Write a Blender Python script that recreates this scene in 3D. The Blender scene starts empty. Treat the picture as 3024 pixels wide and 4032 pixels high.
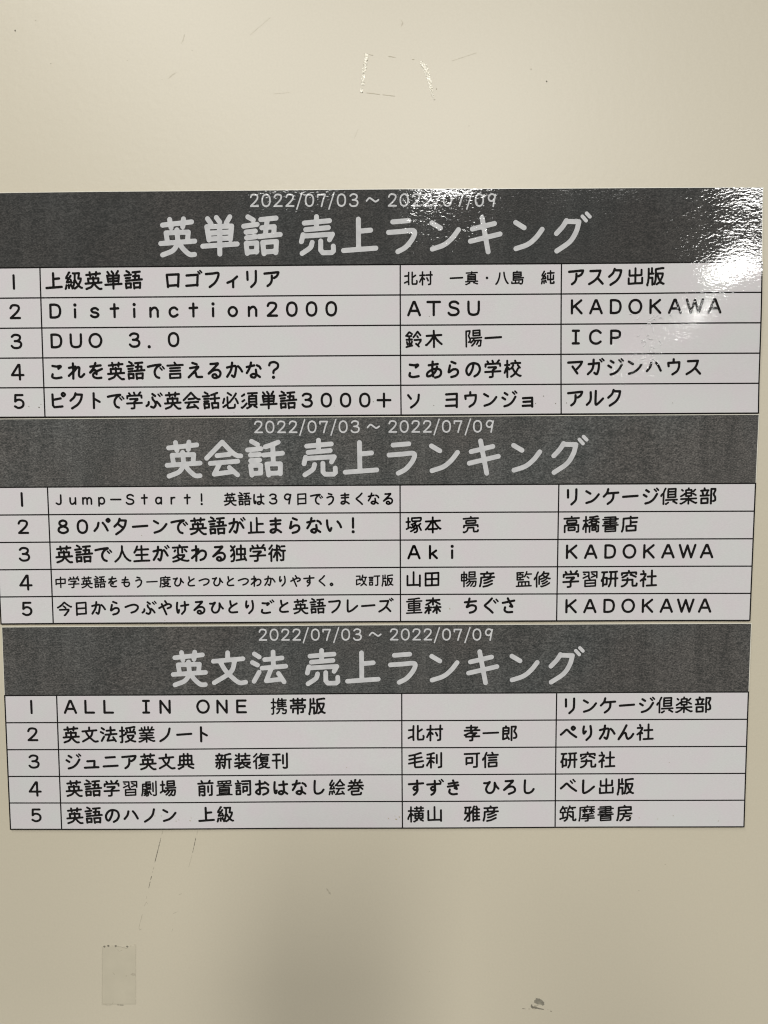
import bpy, math, random
import numpy as np
from mathutils import Matrix, Vector

random.seed(7)
C = bpy.context.scene.collection
Z0 = 1.5                       # height of the camera above the floor

CAM={'R': [[1.0, 7.4e-05, 0.000957], [1e-06, 0.997002, -0.07738], [-0.00096, 0.07738, 0.997001]], 'D': 0.426497, 'F': 3030.0}
SHEETS=[
{'pos': [-0.216401, -0.13886, -0.006422], 'wx': [0.0009092, 2.09e-05, -0.002018, -0.0007291, -0.0002993, 0.0006883, -0.0010776, 0.0022853, 0.0009518, 5.93e-05], 'wy': [0.0001556, -0.0018235, -0.0002354, 0.0008362, 0.0018539, 0.0003684, 0.0009664, -0.0023024, 0.0008825, -0.0004019], 'cols': [0.0, 0.029317, 0.224353, 0.311857, 0.42], 'rows': [0.0, 0.039379, 0.055465, 0.071552, 0.087638, 0.103724, 0.11981], 'text': [[0, 1, '上級英単語\u3000ロゴフィリア', 0.036717, 0.046483, 0.010721, -1.8e-05], [1, 1, 'Ｄｉｓｔｉｎｃｔｉｏｎ２０００', 0.036944, 0.062624, 0.010708, -1e-06], [2, 1, 'ＤＵＯ\u3000３．０', 0.03701, 0.078593, 0.010629, -4.5e-05], [3, 1, 'これを英語で言えるかな？', 0.036762, 0.094805, 0.010753, 2.3e-05], [4, 1, 'ピクトで学ぶ英会話必須単語３０００＋', 0.036572, 0.110855, 0.010501, 4.8e-05], [0, 2, '北村\u3000一真・八島\u3000純', 0.230061, 0.046731, 0.008276, -7e-06], [1, 2, 'ＡＴＳＵ', 0.231847, 0.06274, 0.010801, 0.0], [2, 2, '鈴木\u3000陽一', 0.231885, 0.07907, 0.01078, -0.000133], [3, 2, 'こあらの学校', 0.231777, 0.095442, 0.01073, -5.5e-05], [4, 2, 'ソ\u3000ヨウンジョ', 0.231244, 0.111777, 0.010386, -4.6e-05], [0, 3, 'アスク出版', 0.3199, 0.046437, 0.010715, 2.6e-05], [1, 3, 'ＫＡＤＯＫＡＷＡ', 0.320163, 0.062358, 0.010644, 2.5e-05], [2, 3, 'ＩＣＰ', 0.319888, 0.078505, 0.010698, 7.1e-05], [3, 3, 'マガジンハウス', 0.319653, 0.094686, 0.010719, 1.2e-05], [4, 3, 'アルク', 0.319639, 0.11121, 0.010778, -7.7e-05]], 'ranks': [[0.014907, 0.04695], [0.015029, 0.062784], [0.015248, 0.078707], [0.015182, 0.094915], [0.015325, 0.111157]], 'dirt': [[0.027351, 0.112751, 1], [0.026312, 0.114415, 1.3], [0.020745, 0.113969, 1], [0.302254, 0.110009, 1], [0.308782, 0.114038, 1], [0.29792, 0.113974, 0.8], [0.242212, 0.114739, 1], [0.372855, 0.114112, 0.8], [0.314771, 0.113797, 1.2], [0.209237, 0.112465, 0.8], [0.187756, 0.114675, 0.7], [0.132924, 0.117933, 0.7], [0.240148, 0.066912, 0.7]], 'glue': [[0.359071, 0.079961], [0.358685, 0.068008]], 'title': ['英単語 売上ランキング', 0.104184, 0.023813, 0.315759, 0.02392], 'date': [0.145539, 0.00524, 0.273612, 0.005961]},
{'pos': [-0.215837, -0.018261, -0.005122], 'wx': [-0.0003657, -0.0003166, 0.0002396, 0.0005818, 2.48e-05, 0.0004305, 0.0011761, -0.0020571, 0.0004482, -0.0004176], 'wy': [0.000245, -0.0005596, -0.0002432, 0.0003232, -0.0004315, 3.8e-05, -9.88e-05, 0.0014133, -0.0006103, -4.55e-05], 'cols': [0.0, 0.029317, 0.224353, 0.311857, 0.42], 'rows': [0.0, 0.03746, 0.052825, 0.068189, 0.083553, 0.098918, 0.114282], 'text': [[0, 1, 'Ｊｕｍｐ－Ｓｔａｒｔ！\u3000英語は３９日でうまくなる', 0.035154, 0.044513, 0.007935, 2.1e-05], [1, 1, '８０パターンで英語が止まらない！', 0.037038, 0.059684, 0.010744, 1e-06], [2, 1, '英語で人生が変わる独学術', 0.037057, 0.075058, 0.010801, -3e-06], [3, 1, '中学英語をもう一度ひとつひとつわかりやすく。\u3000改訂版', 0.034465, 0.090933, 0.007307, -5e-06], [4, 1, '今日からつぶやけるひとりごと英語フレーズ', 0.035999, 0.105846, 0.009466, -3.6e-05], [1, 2, '塚本\u3000亮', 0.231982, 0.059798, 0.010526, -4.1e-05], [2, 2, 'Ａｋｉ', 0.23195, 0.075013, 0.010624, -2e-06], [3, 2, '山田\u3000暢彦\u3000監修', 0.231807, 0.090296, 0.010232, 4.2e-05], [4, 2, '重森\u3000ちぐさ', 0.232058, 0.105445, 0.01059, -1.5e-05], [0, 3, 'リンケージ倶楽部', 0.319391, 0.044369, 0.01069, 0.0], [1, 3, '高橋書店', 0.319355, 0.059786, 0.0107, -5.8e-05], [2, 3, 'ＫＡＤＯＫＡＷＡ', 0.31948, 0.075135, 0.010731, -1.6e-05], [3, 3, '学習研究社', 0.319423, 0.090585, 0.010815, -4.2e-05], [4, 3, 'ＫＡＤＯＫＡＷＡ', 0.319695, 0.105922, 0.010701, -1.4e-05]], 'ranks': [[0.014881, 0.04429], [0.014849, 0.059571], [0.01481, 0.074924], [0.014804, 0.090509], [0.014803, 0.105779]], 'dirt': [[0.251923, 0.106982, 1.6], [0.080557, 0.064725, 1], [0.092201, 0.112792, 1], [0.213689, 0.108845, 0.7]], 'glue': [], 'title': ['英会話 売上ランキング', 0.105179, 0.022356, 0.315598, 0.022155], 'date': [0.146737, 0.005135, 0.273472, 0.005464]},
{'pos': [-0.214976, 0.097937, -0.004931], 'wx': [0.0002956, -0.0001595, -0.00089, -0.0003027, 0.001135, 0.0006325, 0.000428, -0.0016662, 0.0003711, -4.02e-05], 'wy': [3.55e-05, -0.0003957, 0.0001811, -6.58e-05, 0.0004264, 0.0002417, 0.0004101, -0.0011394, 0.0010318, -0.0006998], 'cols': [0.0, 0.029317, 0.224353, 0.311857, 0.42], 'rows': [0.0, 0.039015, 0.054733, 0.070452, 0.08617, 0.101888, 0.117607], 'text': [[0, 1, 'ＡＬＬ\u3000ＩＮ\u3000ＯＮＥ\u3000携帯版', 0.036887, 0.045648, 0.010728, 3.4e-05], [1, 1, '英文法授業ノート', 0.036866, 0.061746, 0.010704, 1.7e-05], [2, 1, 'ジュニア英文典\u3000新装復刊', 0.037114, 0.077517, 0.010726, 1.4e-05], [3, 1, '英語学習劇場\u3000前置詞おはなし絵巻', 0.037435, 0.093262, 0.010695, 1.6e-05], [4, 1, '英語のハノン\u3000上級', 0.037234, 0.10938, 0.010727, -5e-05], [1, 2, '北村\u3000孝一郎', 0.232411, 0.061846, 0.010612, 5.5e-05], [2, 2, '毛利\u3000可信', 0.232361, 0.077787, 0.010598, -4.3e-05], [3, 2, 'すずき\u3000ひろし', 0.232284, 0.093659, 0.010686, -1e-05], [4, 2, '横山\u3000雅彦', 0.232183, 0.109438, 0.010692, -6.4e-05], [0, 3, 'リンケージ倶楽部', 0.319621, 0.046468, 0.010737, -2.4e-05], [1, 3, 'ぺりかん社', 0.318938, 0.062293, 0.010859, -5.7e-05], [2, 3, '研究社', 0.319407, 0.078097, 0.010767, -7.2e-05], [3, 3, 'ベレ出版', 0.319325, 0.093714, 0.010825, -3.6e-05], [4, 3, '筑摩書房', 0.319068, 0.109544, 0.010848, -7.3e-05]], 'ranks': [[0.014828, 0.045684], [0.014891, 0.061571], [0.015055, 0.077426], [0.014963, 0.093182], [0.014963, 0.109179]], 'dirt': [[0.082913, 0.109588, 1.3], [0.086551, 0.109601, 1.2], [0.094897, 0.112816, 1.3], [0.096522, 0.112062, 1], [0.102916, 0.11254, 1.3], [0.103546, 0.110874, 1], [0.216448, 0.111783, 1.3], [0.220816, 0.112407, 2], [0.22258, 0.110904, 1.8], [0.220107, 0.110289, 1], [0.359969, 0.112152, 1], [0.370632, 0.112807, 1], [0.379349, 0.11089, 1.2], [0.354994, 0.111224, 1.5], [0.405248, 0.114029, 1], [0.376484, 0.079615, 0.8], [0.192782, 0.081816, 0.8]], 'glue': [], 'title': ['英文法 売上ランキング', 0.10479, 0.023809, 0.315141, 0.0241], 'date': [0.146335, 0.005016, 0.273134, 0.005543]}]
MARKS={'resL': [[[-0.010567, -0.211163], [-0.008643, -0.210948], [-0.008781, -0.208802], [-0.009456, -0.206655], [-0.009865, -0.203646], [-0.010453, -0.201064], [-0.011043, -0.197617], [-0.010913, -0.195244], [-0.011811, -0.194813], [-0.012483, -0.195461], [-0.012252, -0.19848], [-0.011796, -0.201925], [-0.011113, -0.206656]], [[-0.012667, -0.193735], [-0.011679, -0.193648], [-0.011774, -0.191358], [-0.012942, -0.191359]]], 'resR': [[[0.018351, -0.206855], [0.019782, -0.207284], [0.021579, -0.205779], [0.023158, -0.203198], [0.024068, -0.200184], [0.024985, -0.195873], [0.025771, -0.191123], [0.026506, -0.187663], [0.025467, -0.188962], [0.024552, -0.19242], [0.023413, -0.196305], [0.02205, -0.200185], [0.020468, -0.20363]]], 'resLine': [[[-0.009798, -0.191141], [-0.005757, -0.190707], [-0.002613, -0.190273]], [[-0.001265, -0.190186], [0.005474, -0.189404]], [[0.001872, -0.209869], [0.005677, -0.209224]], [[0.014407, -0.208274], [0.01575, -0.208145]], [[-0.00842, -0.210733], [-0.006183, -0.210303]]], 'film': [[[-0.164284, 0.286544], [-0.144806, 0.285658], [-0.145724, 0.32231], [-0.165476, 0.322617]]], 'filmdot': [[[-0.163061, 0.286543]], [[-0.16077, 0.286134]], [[-0.158604, 0.286191]], [[-0.156493, 0.286248]], [[-0.149719, 0.286535]], [[-0.147819, 0.286126]], [[-0.145357, 0.285484]]], 'filmcrease': [[[-0.156493, 0.286248], [-0.153722, 0.286538], [-0.152069, 0.28712], [-0.149034, 0.287993]], [[-0.155714, 0.288288], [-0.154355, 0.289454], [-0.152664, 0.288578]], [[-0.15663, 0.322317], [-0.152718, 0.322432]], [[-0.165012, 0.322027], [-0.161947, 0.322438], [-0.159703, 0.322201], [-0.158644, 0.320253]]], 'filmstain': [[[-0.148486, 0.303488], [-0.146902, 0.302608], [-0.145349, 0.3029], [-0.14539, 0.304542], [-0.147226, 0.304367]], [[-0.151124, 0.304194], [-0.150285, 0.304076], [-0.150303, 0.30478], [-0.151028, 0.30478]], [[-0.158592, 0.302029], [-0.157239, 0.303494], [-0.157635, 0.303728], [-0.15872, 0.302615]]], 'lineA': [[[-0.127425, 0.216561], [-0.128317, 0.219578]], [[-0.128622, 0.220945], [-0.132535, 0.235684]], [[-0.133036, 0.238262], [-0.133744, 0.240269]], [[-0.133925, 0.240958], [-0.134112, 0.241876]], [[-0.134544, 0.243828], [-0.135264, 0.246299]], [[-0.13545, 0.247161], [-0.136429, 0.251189]], [[-0.137644, 0.2558], [-0.138135, 0.257819]], [[-0.138062, 0.259378], [-0.139233, 0.262036]], [[-0.138062, 0.259378], [-0.137105, 0.260995]], [[-0.140455, 0.26678], [-0.14265, 0.274897], [-0.14236, 0.276639], [-0.141229, 0.275767]]], 'lineB': [[[-0.107659, 0.216553], [-0.107987, 0.219398]], [[-0.108564, 0.220823], [-0.110663, 0.229953]], [[-0.110961, 0.231096], [-0.113034, 0.238539]], [[-0.122917, 0.275583], [-0.123741, 0.277791]], [[-0.119653, 0.265322], [-0.122723, 0.266481]], [[-0.117214, 0.254348], [-0.119445, 0.25533]]], 'blob': [[[0.087935, 0.317904], [0.088832, 0.318092], [0.090626, 0.318374], [0.092072, 0.319317], [0.093168, 0.320733], [0.09337, 0.32215], [0.092573, 0.322717], [0.091669, 0.322151], [0.089428, 0.321916], [0.087262, 0.320737], [0.087509, 0.31932], [0.088483, 0.318659]]], 'stalk': [[[0.086072, 0.321965], [0.085772, 0.322911], [0.086547, 0.323808], [0.088564, 0.323949], [0.090363, 0.324515], [0.093058, 0.325034]], [[0.086778, 0.324281], [0.088129, 0.3248]], [[0.087204, 0.322863], [0.088541, 0.322436], [0.090105, 0.322294]], [[0.080422, 0.324427], [0.082396, 0.324757]], [[0.083873, 0.324661], [0.085216, 0.32466]], [[0.095073, 0.325032], [0.095746, 0.325126]], [[0.096655, 0.32593], [0.097781, 0.326308]]], 'specks': [[-0.195959, -0.223021, 2.2], [-0.18497, -0.228176, 1], [-0.102339, -0.212851, 1], [-0.136918, -0.207678, 1], [-0.177607, -0.206282, 1.2], [-0.118664, -0.197967, 0.9], [0.086284, -0.196913, 2], [0.077807, -0.203309, 1.5], [0.027619, -0.193147, 1.5], [0.045055, -0.174078, 1], [0.161614, 0.236696, 1.4], [0.146821, 0.252558, 1.6], [0.02588, 0.301579, 1], [-0.172351, 0.259982, 1]], 'scuff': [[[-0.1152, -0.198439], [-0.113186, -0.200333], [-0.11069, -0.201753]], [[-0.108176, -0.216152], [-0.107159, -0.217799], [-0.10611, -0.22109]], [[0.008559, -0.228297], [0.009542, -0.226891], [0.00881, -0.225015]], [[-0.033731, 0.251252], [-0.032404, 0.253204], [-0.031343, 0.254879]], [[0.035421, -0.207349], [0.048917, -0.211589]], [[-0.071485, -0.2206], [-0.060327, -0.229743]], [[-0.016391, -0.167402], [-0.014145, -0.17267]], [[-0.059541, -0.190578], [-0.050889, -0.191287]]]}

# ------------------------------------------------------------------ camera
R = CAM['R']; D = CAM['D']
b = lambda v: Vector((v[0], v[2], -v[1]))
cx, cy, cz = b(R[0]), -b(R[1]), -b(R[2])
cam = bpy.data.cameras.new('camera'); cam.sensor_fit = 'HORIZONTAL'; cam.sensor_width = 36.0
cam.lens = CAM['F'] / 3024 * 36.0; cam.clip_start = 0.01; cam.clip_end = 50
co = bpy.data.objects.new('camera', cam); C.objects.link(co)
m = Matrix.Identity(4)
for i in range(3):
    m[i][0], m[i][1], m[i][2] = cx[i], cy[i], cz[i]
m.translation = Vector((0, -D, Z0)); co.matrix_world = m
bpy.context.scene.camera = co

# ------------------------------------------------------------------ light
sc = bpy.context.scene
sc.view_settings.view_transform = 'Standard'; sc.view_settings.look = 'None'
sc.view_settings.exposure = -0.15; sc.view_settings.gamma = 1.0
w = bpy.data.worlds.new('World'); sc.world = w; w.use_nodes = True
bg = w.node_tree.nodes['Background']; bg.inputs[0].default_value = (1.0, 0.97, 0.91, 1); bg.inputs[1].default_value = 0.20

def tube_lamp(x, d, length, width, radiance, color=(1.0, 0.985, 0.95), h=1.1, rz=0.0):
    # ceiling light panel, facing down, its long side running away from the wall
    L = bpy.data.lights.new('ceiling_and_added_light', 'AREA'); L.shape = 'RECTANGLE'
    L.size = width; L.size_y = length; L.color = color
    L.energy = radiance * math.pi * width * length
    o = bpy.data.objects.new('ceiling_and_added_light', L); o.location = (x, -d, Z0 + h); o.rotation_euler = (0, 0, rz); C.objects.link(o)
tube_lamp(-0.58, 1.12, 1.00, 0.30, 19)
tube_lamp(0.30, 2.37, 1.00, 0.28, 80)
tube_lamp(-0.36, 2.05, 0.90, 0.30, 35)  # added neighbour panel: widens and softens the shadow low on the wall
tube_lamp(0.72, 2.05, 0.90, 0.30, 8)  # second added panel, dim, for the same softer shadow
tube_lamp(1.65, 3.40, 1.00, 0.30, 62)
tube_lamp(2.50, 7.00, 0.90, 0.22, 60)  # added far panel, only to put a small glare spot on the top strip
sc.render.engine = 'CYCLES'; sc.cycles.pixel_filter_type = 'BLACKMAN_HARRIS'; sc.cycles.filter_width = 1.15

# ------------------------------------------------------------------ materials
def nodes(name):
    m = bpy.data.materials.new(name); m.use_nodes = True
    nt = m.node_tree; return m, nt, nt.nodes['Principled BSDF']
def N(nt, t, **kw):
    n = nt.nodes.new(t)
    for k, v in kw.items(): setattr(n, k, v)
    return n
def coords(nt, scale=(1, 1, 1), rot=(0, 0, 0)):
    tc = N(nt, 'ShaderNodeTexCoord'); mp = N(nt, 'ShaderNodeMapping')
    mp.inputs['Scale'].default_value = scale; mp.inputs['Rotation'].default_value = rot
    nt.links.new(tc.outputs['Object'], mp.inputs['Vector']); return mp.outputs['Vector']
def noise(nt, vec, scale, detail=3, rough=.5):
    n = N(nt, 'ShaderNodeTexNoise'); n.inputs['Scale'].default_value = scale
    n.inputs['Detail'].default_value = detail; n.inputs['Roughness'].default_value = rough
    nt.links.new(vec, n.inputs['Vector']); return n.outputs['Fac']
def ramp(nt, fac, stops):
    r = N(nt, 'ShaderNodeValToRGB'); e = r.color_ramp.elements
    while len(e) < len(stops): e.new(.5)
    for i, (p, c) in enumerate(stops): e[i].position = p; e[i].color = (*c, 1)
    nt.links.new(fac, r.inputs[0]); return r.outputs[0]
def mixc(nt, fac, a, b, mode='MIX'):
    x = N(nt, 'ShaderNodeMix', data_type='RGBA', blend_type=mode)
    for s, v in ((0, fac), (6, a), (7, b)):
        if isinstance(v, bpy.types.NodeSocket): nt.links.new(v, x.inputs[s])
        elif s == 0: x.inputs[0].default_value = v
        else: x.inputs[s].default_value = (*v, 1)
    return x.outputs[2]
def bump(nt, h, dist, strength=1, base=None):
    bn = N(nt, 'ShaderNodeBump'); bn.inputs['Distance'].default_value = dist; bn.inputs['Strength'].default_value = strength
    nt.links.new(h, bn.inputs['Height'])
    if base: nt.links.new(base, bn.inputs['Normal'])
    return bn.outputs['Normal']
def math_(nt, op, a, b_=None):
    x = N(nt, 'ShaderNodeMath', operation=op)
    for i, v in enumerate((a, b_)):
        if v is None: continue
        if isinstance(v, bpy.types.NodeSocket): nt.links.new(v, x.inputs[i])
        else: x.inputs[i].default_value = v
    return x.outputs[0]

def laminate(nt, P):
    """the clear film over the print: hard gloss with fine orange peel, long sideways"""
    P.inputs['Coat Weight'].default_value = 1.0; P.inputs['Coat Roughness'].default_value = 0.045; P.inputs['Coat IOR'].default_value = 1.5
    P.inputs['Roughness'].default_value = 0.75; P.inputs['Specular IOR Level'].default_value = 0.25
    h = noise(nt, coords(nt, (1, 1, 1.9)), 420, 2, .55)
    h2 = noise(nt, coords(nt, (1, 1, 1.6)), 95, 2, .5)
    n1 = bump(nt, h2, 0.00006)
    nrm = bump(nt, h, 0.000045, 1, n1)
    nt.links.new(nrm, P.inputs['Coat Normal'])

def m_wall():
    m, nt, P = nodes('wall_paint')
    v = coords(nt)
    c = ramp(nt, noise(nt, v, 3.0, 4), [(.3, (.470, .429, .333)), (.7, (.498, .454, .354))])
    fine = noise(nt, v, 900, 2)
    c = mixc(nt, .035, c, ramp(nt, fine, [(.3, (.3, .3, .3)), (.7, (.9, .9, .9))]), 'OVERLAY')
    nt.links.new(c, P.inputs['Base Color'])
    P.inputs['Roughness'].default_value = .43; P.inputs['Specular IOR Level'].default_value = .60
    nt.links.new(bump(nt, noise(nt, v, 260, 3), .00006), P.inputs['Normal'])
    return m
def m_paper():
    m, nt, P = nodes('white_paper')
    v = coords(nt)
    c = ramp(nt, noise(nt, v, 55, 3), [(.35, (.530, .500, .512)), (.65, (.518, .520, .511))])
    c = mixc(nt, .05, c, ramp(nt, noise(nt, coords(nt, (1, 1, 3)), 800, 3), [(.3, (.2, .2, .2)), (.7, (.9, .9, .9))]), 'OVERLAY')
    nt.links.new(c, P.inputs['Base Color']); laminate(nt, P); return m
def m_header(tone):
    m, nt, P = nodes('halftone_grey_print')
    # a printed line screen: two fine diagonal hatches broken up by noise
    def hatch(rot, scale):
        wv = N(nt, 'ShaderNodeTexWave', wave_type='BANDS', bands_direction='X'); wv.inputs['Scale'].default_value = scale
        wv.inputs['Distortion'].default_value = 1.2; wv.inputs['Detail'].default_value = 1; wv.inputs['Detail Scale'].default_value = 2
        nt.links.new(coords(nt, (1, 1, 1), (0, rot, 0)), wv.inputs['Vector']); return wv.outputs['Fac']
    a = hatch(math.radians(45), 640); b2 = hatch(math.radians(-40), 560)
    sel = noise(nt, coords(nt), 60, 3)
    sel = ramp(nt, sel, [(.42, (0, 0, 0)), (.58, (1, 1, 1))])
    hx = mixc(nt, sel, a, b2)
    g = noise(nt, coords(nt, (1, 1, 1.5)), 1000, 3, .7)
    g4 = noise(nt, coords(nt, (9, 1, .7)), 26, 3, .6)
    g2 = noise(nt, coords(nt, (1, 1, 4.5)), 230, 3, .65)
    g3 = noise(nt, coords(nt, (3, 1, .6)), 12, 3, .6)
    s = math_(nt, 'ADD', math_(nt, 'MULTIPLY', hx, .26), math_(nt, 'ADD', math_(nt, 'MULTIPLY', g, 1.12), math_(nt, 'MULTIPLY', g2, .36)))
    s = math_(nt, 'ADD', s, math_(nt, 'ADD', math_(nt, 'MULTIPLY', g3, .34), math_(nt, 'SUBTRACT', math_(nt, 'MULTIPLY', g4, .20), .13)))
    t = tone
    c = ramp(nt, math_(nt, 'MULTIPLY', s, .5), [(.36, (t*.15, t*.25, t*.24)), (.5, (t, t, t*.97)), (.64, (t*3.0, t*3.0, t*2.9))])
    hue = ramp(nt, noise(nt, coords(nt), 14, 2), [(.38, (.97, 1.01, 1.0)), (.62, (1.07, 1.0, .95))])
    c = mixc(nt, 1.0, c, hue, 'MULTIPLY')
    nt.links.new(c, P.inputs['Base Color']); laminate(nt, P); return m
def m_ink():
    m, nt, P = nodes('black_toner')
    c = ramp(nt, noise(nt, coords(nt), 500, 2), [(.3, (.002, .0015, .0015)), (.7, (.007, .006, .0055))])
    nt.links.new(c, P.inputs['Base Color']); laminate(nt, P); P.inputs['Specular IOR Level'].default_value = 0; return m
def m_title():
    m, nt, P = nodes('unprinted_letter')
    c = ramp(nt, noise(nt, coords(nt), 300, 3), [(.3, (.43, .43, .435)), (.7, (.51, .51, .51))])
    nt.links.new(c, P.inputs['Base Color']); laminate(nt, P); return m
def m_plain(name, col, rough=.5, spec=.5, vary=0.0, scale=300, bumpd=0.0):
    m, nt, P = nodes(name)
    if vary:
        lo = tuple(x * (1 - vary) for x in col); hi = tuple(min(1, x * (1 + vary)) for x in col)
        nt.links.new(ramp(nt, noise(nt, coords(nt), scale, 3), [(.3, lo), (.7, hi)]), P.inputs['Base Color'])
    else: P.inputs['Base Color'].default_value = (*col, 1)
    P.inputs['Roughness'].default_value = rough; P.inputs['Specular IOR Level'].default_value = spec
    if bumpd: nt.links.new(bump(nt, noise(nt, coords(nt), scale * 1.5, 3), bumpd), P.inputs['Normal'])
    return m
WALL, PAPER, INK, TITLE = m_wall(), m_paper(), m_ink(), m_title()
HEADER = [m_header(.022), m_header(.046), m_header(.041)]  # each strip's laminate haze is put into its header grey
EDGE = m_plain('laminate_cut_edge', (.60, .58, .50), .3, .5, .05)
GLUE = m_plain('dried_glue', (.78, .74, .62), .15, .8, .12, 700, .0006)
DIRT = m_plain('grey_dirt', (.17, .155, .12), .8, .2, .3, 900)
FAINT = m_plain('faint_dirt', (.385, .35, .27), .8, .2, .1, 900)
GHOST = m_plain('barely_visible_scuff', (.445, .405, .312), .6, .5, .1, 900)
TAPE = m_plain('matte_clear_tape', (.455, .416, .320), .46, .6, .03, 120, .00004)

# ------------------------------------------------------------------ objects
def tag(o, label=None, cat=None, group=None, kind=None):
    for k, v in (('label', label), ('category', cat), ('group', group), ('kind', kind)):
        if v: o[k] = v
    return o
def obj(name, V, F, mat, parent=None):
    me = bpy.data.meshes.new(name); me.from_pydata(V, [], F); me.materials.append(mat); me.update()
    o = bpy.data.objects.new(name, me); C.objects.link(o)
    if parent: o.parent = parent
    return o
def empty(name, loc):
    o = bpy.data.objects.new(name, None); o.empty_display_size = .02; o.location = loc; C.objects.link(o); return o
def smooth_curve(p, n=6):
    p = np.array(p, float); closed = np.allclose(p[0], p[-1]); o = []
    for i in range(len(p) - 1):
        p0 = p[i-1] if i > 0 else (p[-2] if closed else 2*p[0]-p[1]); p1, p2 = p[i], p[i+1]
        p3 = p[i+2] if i + 2 < len(p) else (p[1] if closed else 2*p[-1]-p[-2])
        for t in np.arange(n) / n:
            o.append(.5*(2*p1+(p2-p0)*t+(2*p0-5*p1+4*p2-p3)*t*t+(3*p1-p0-3*p2+p3)*t**3))
    o.append(p[-1]); return np.array(o)

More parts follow.
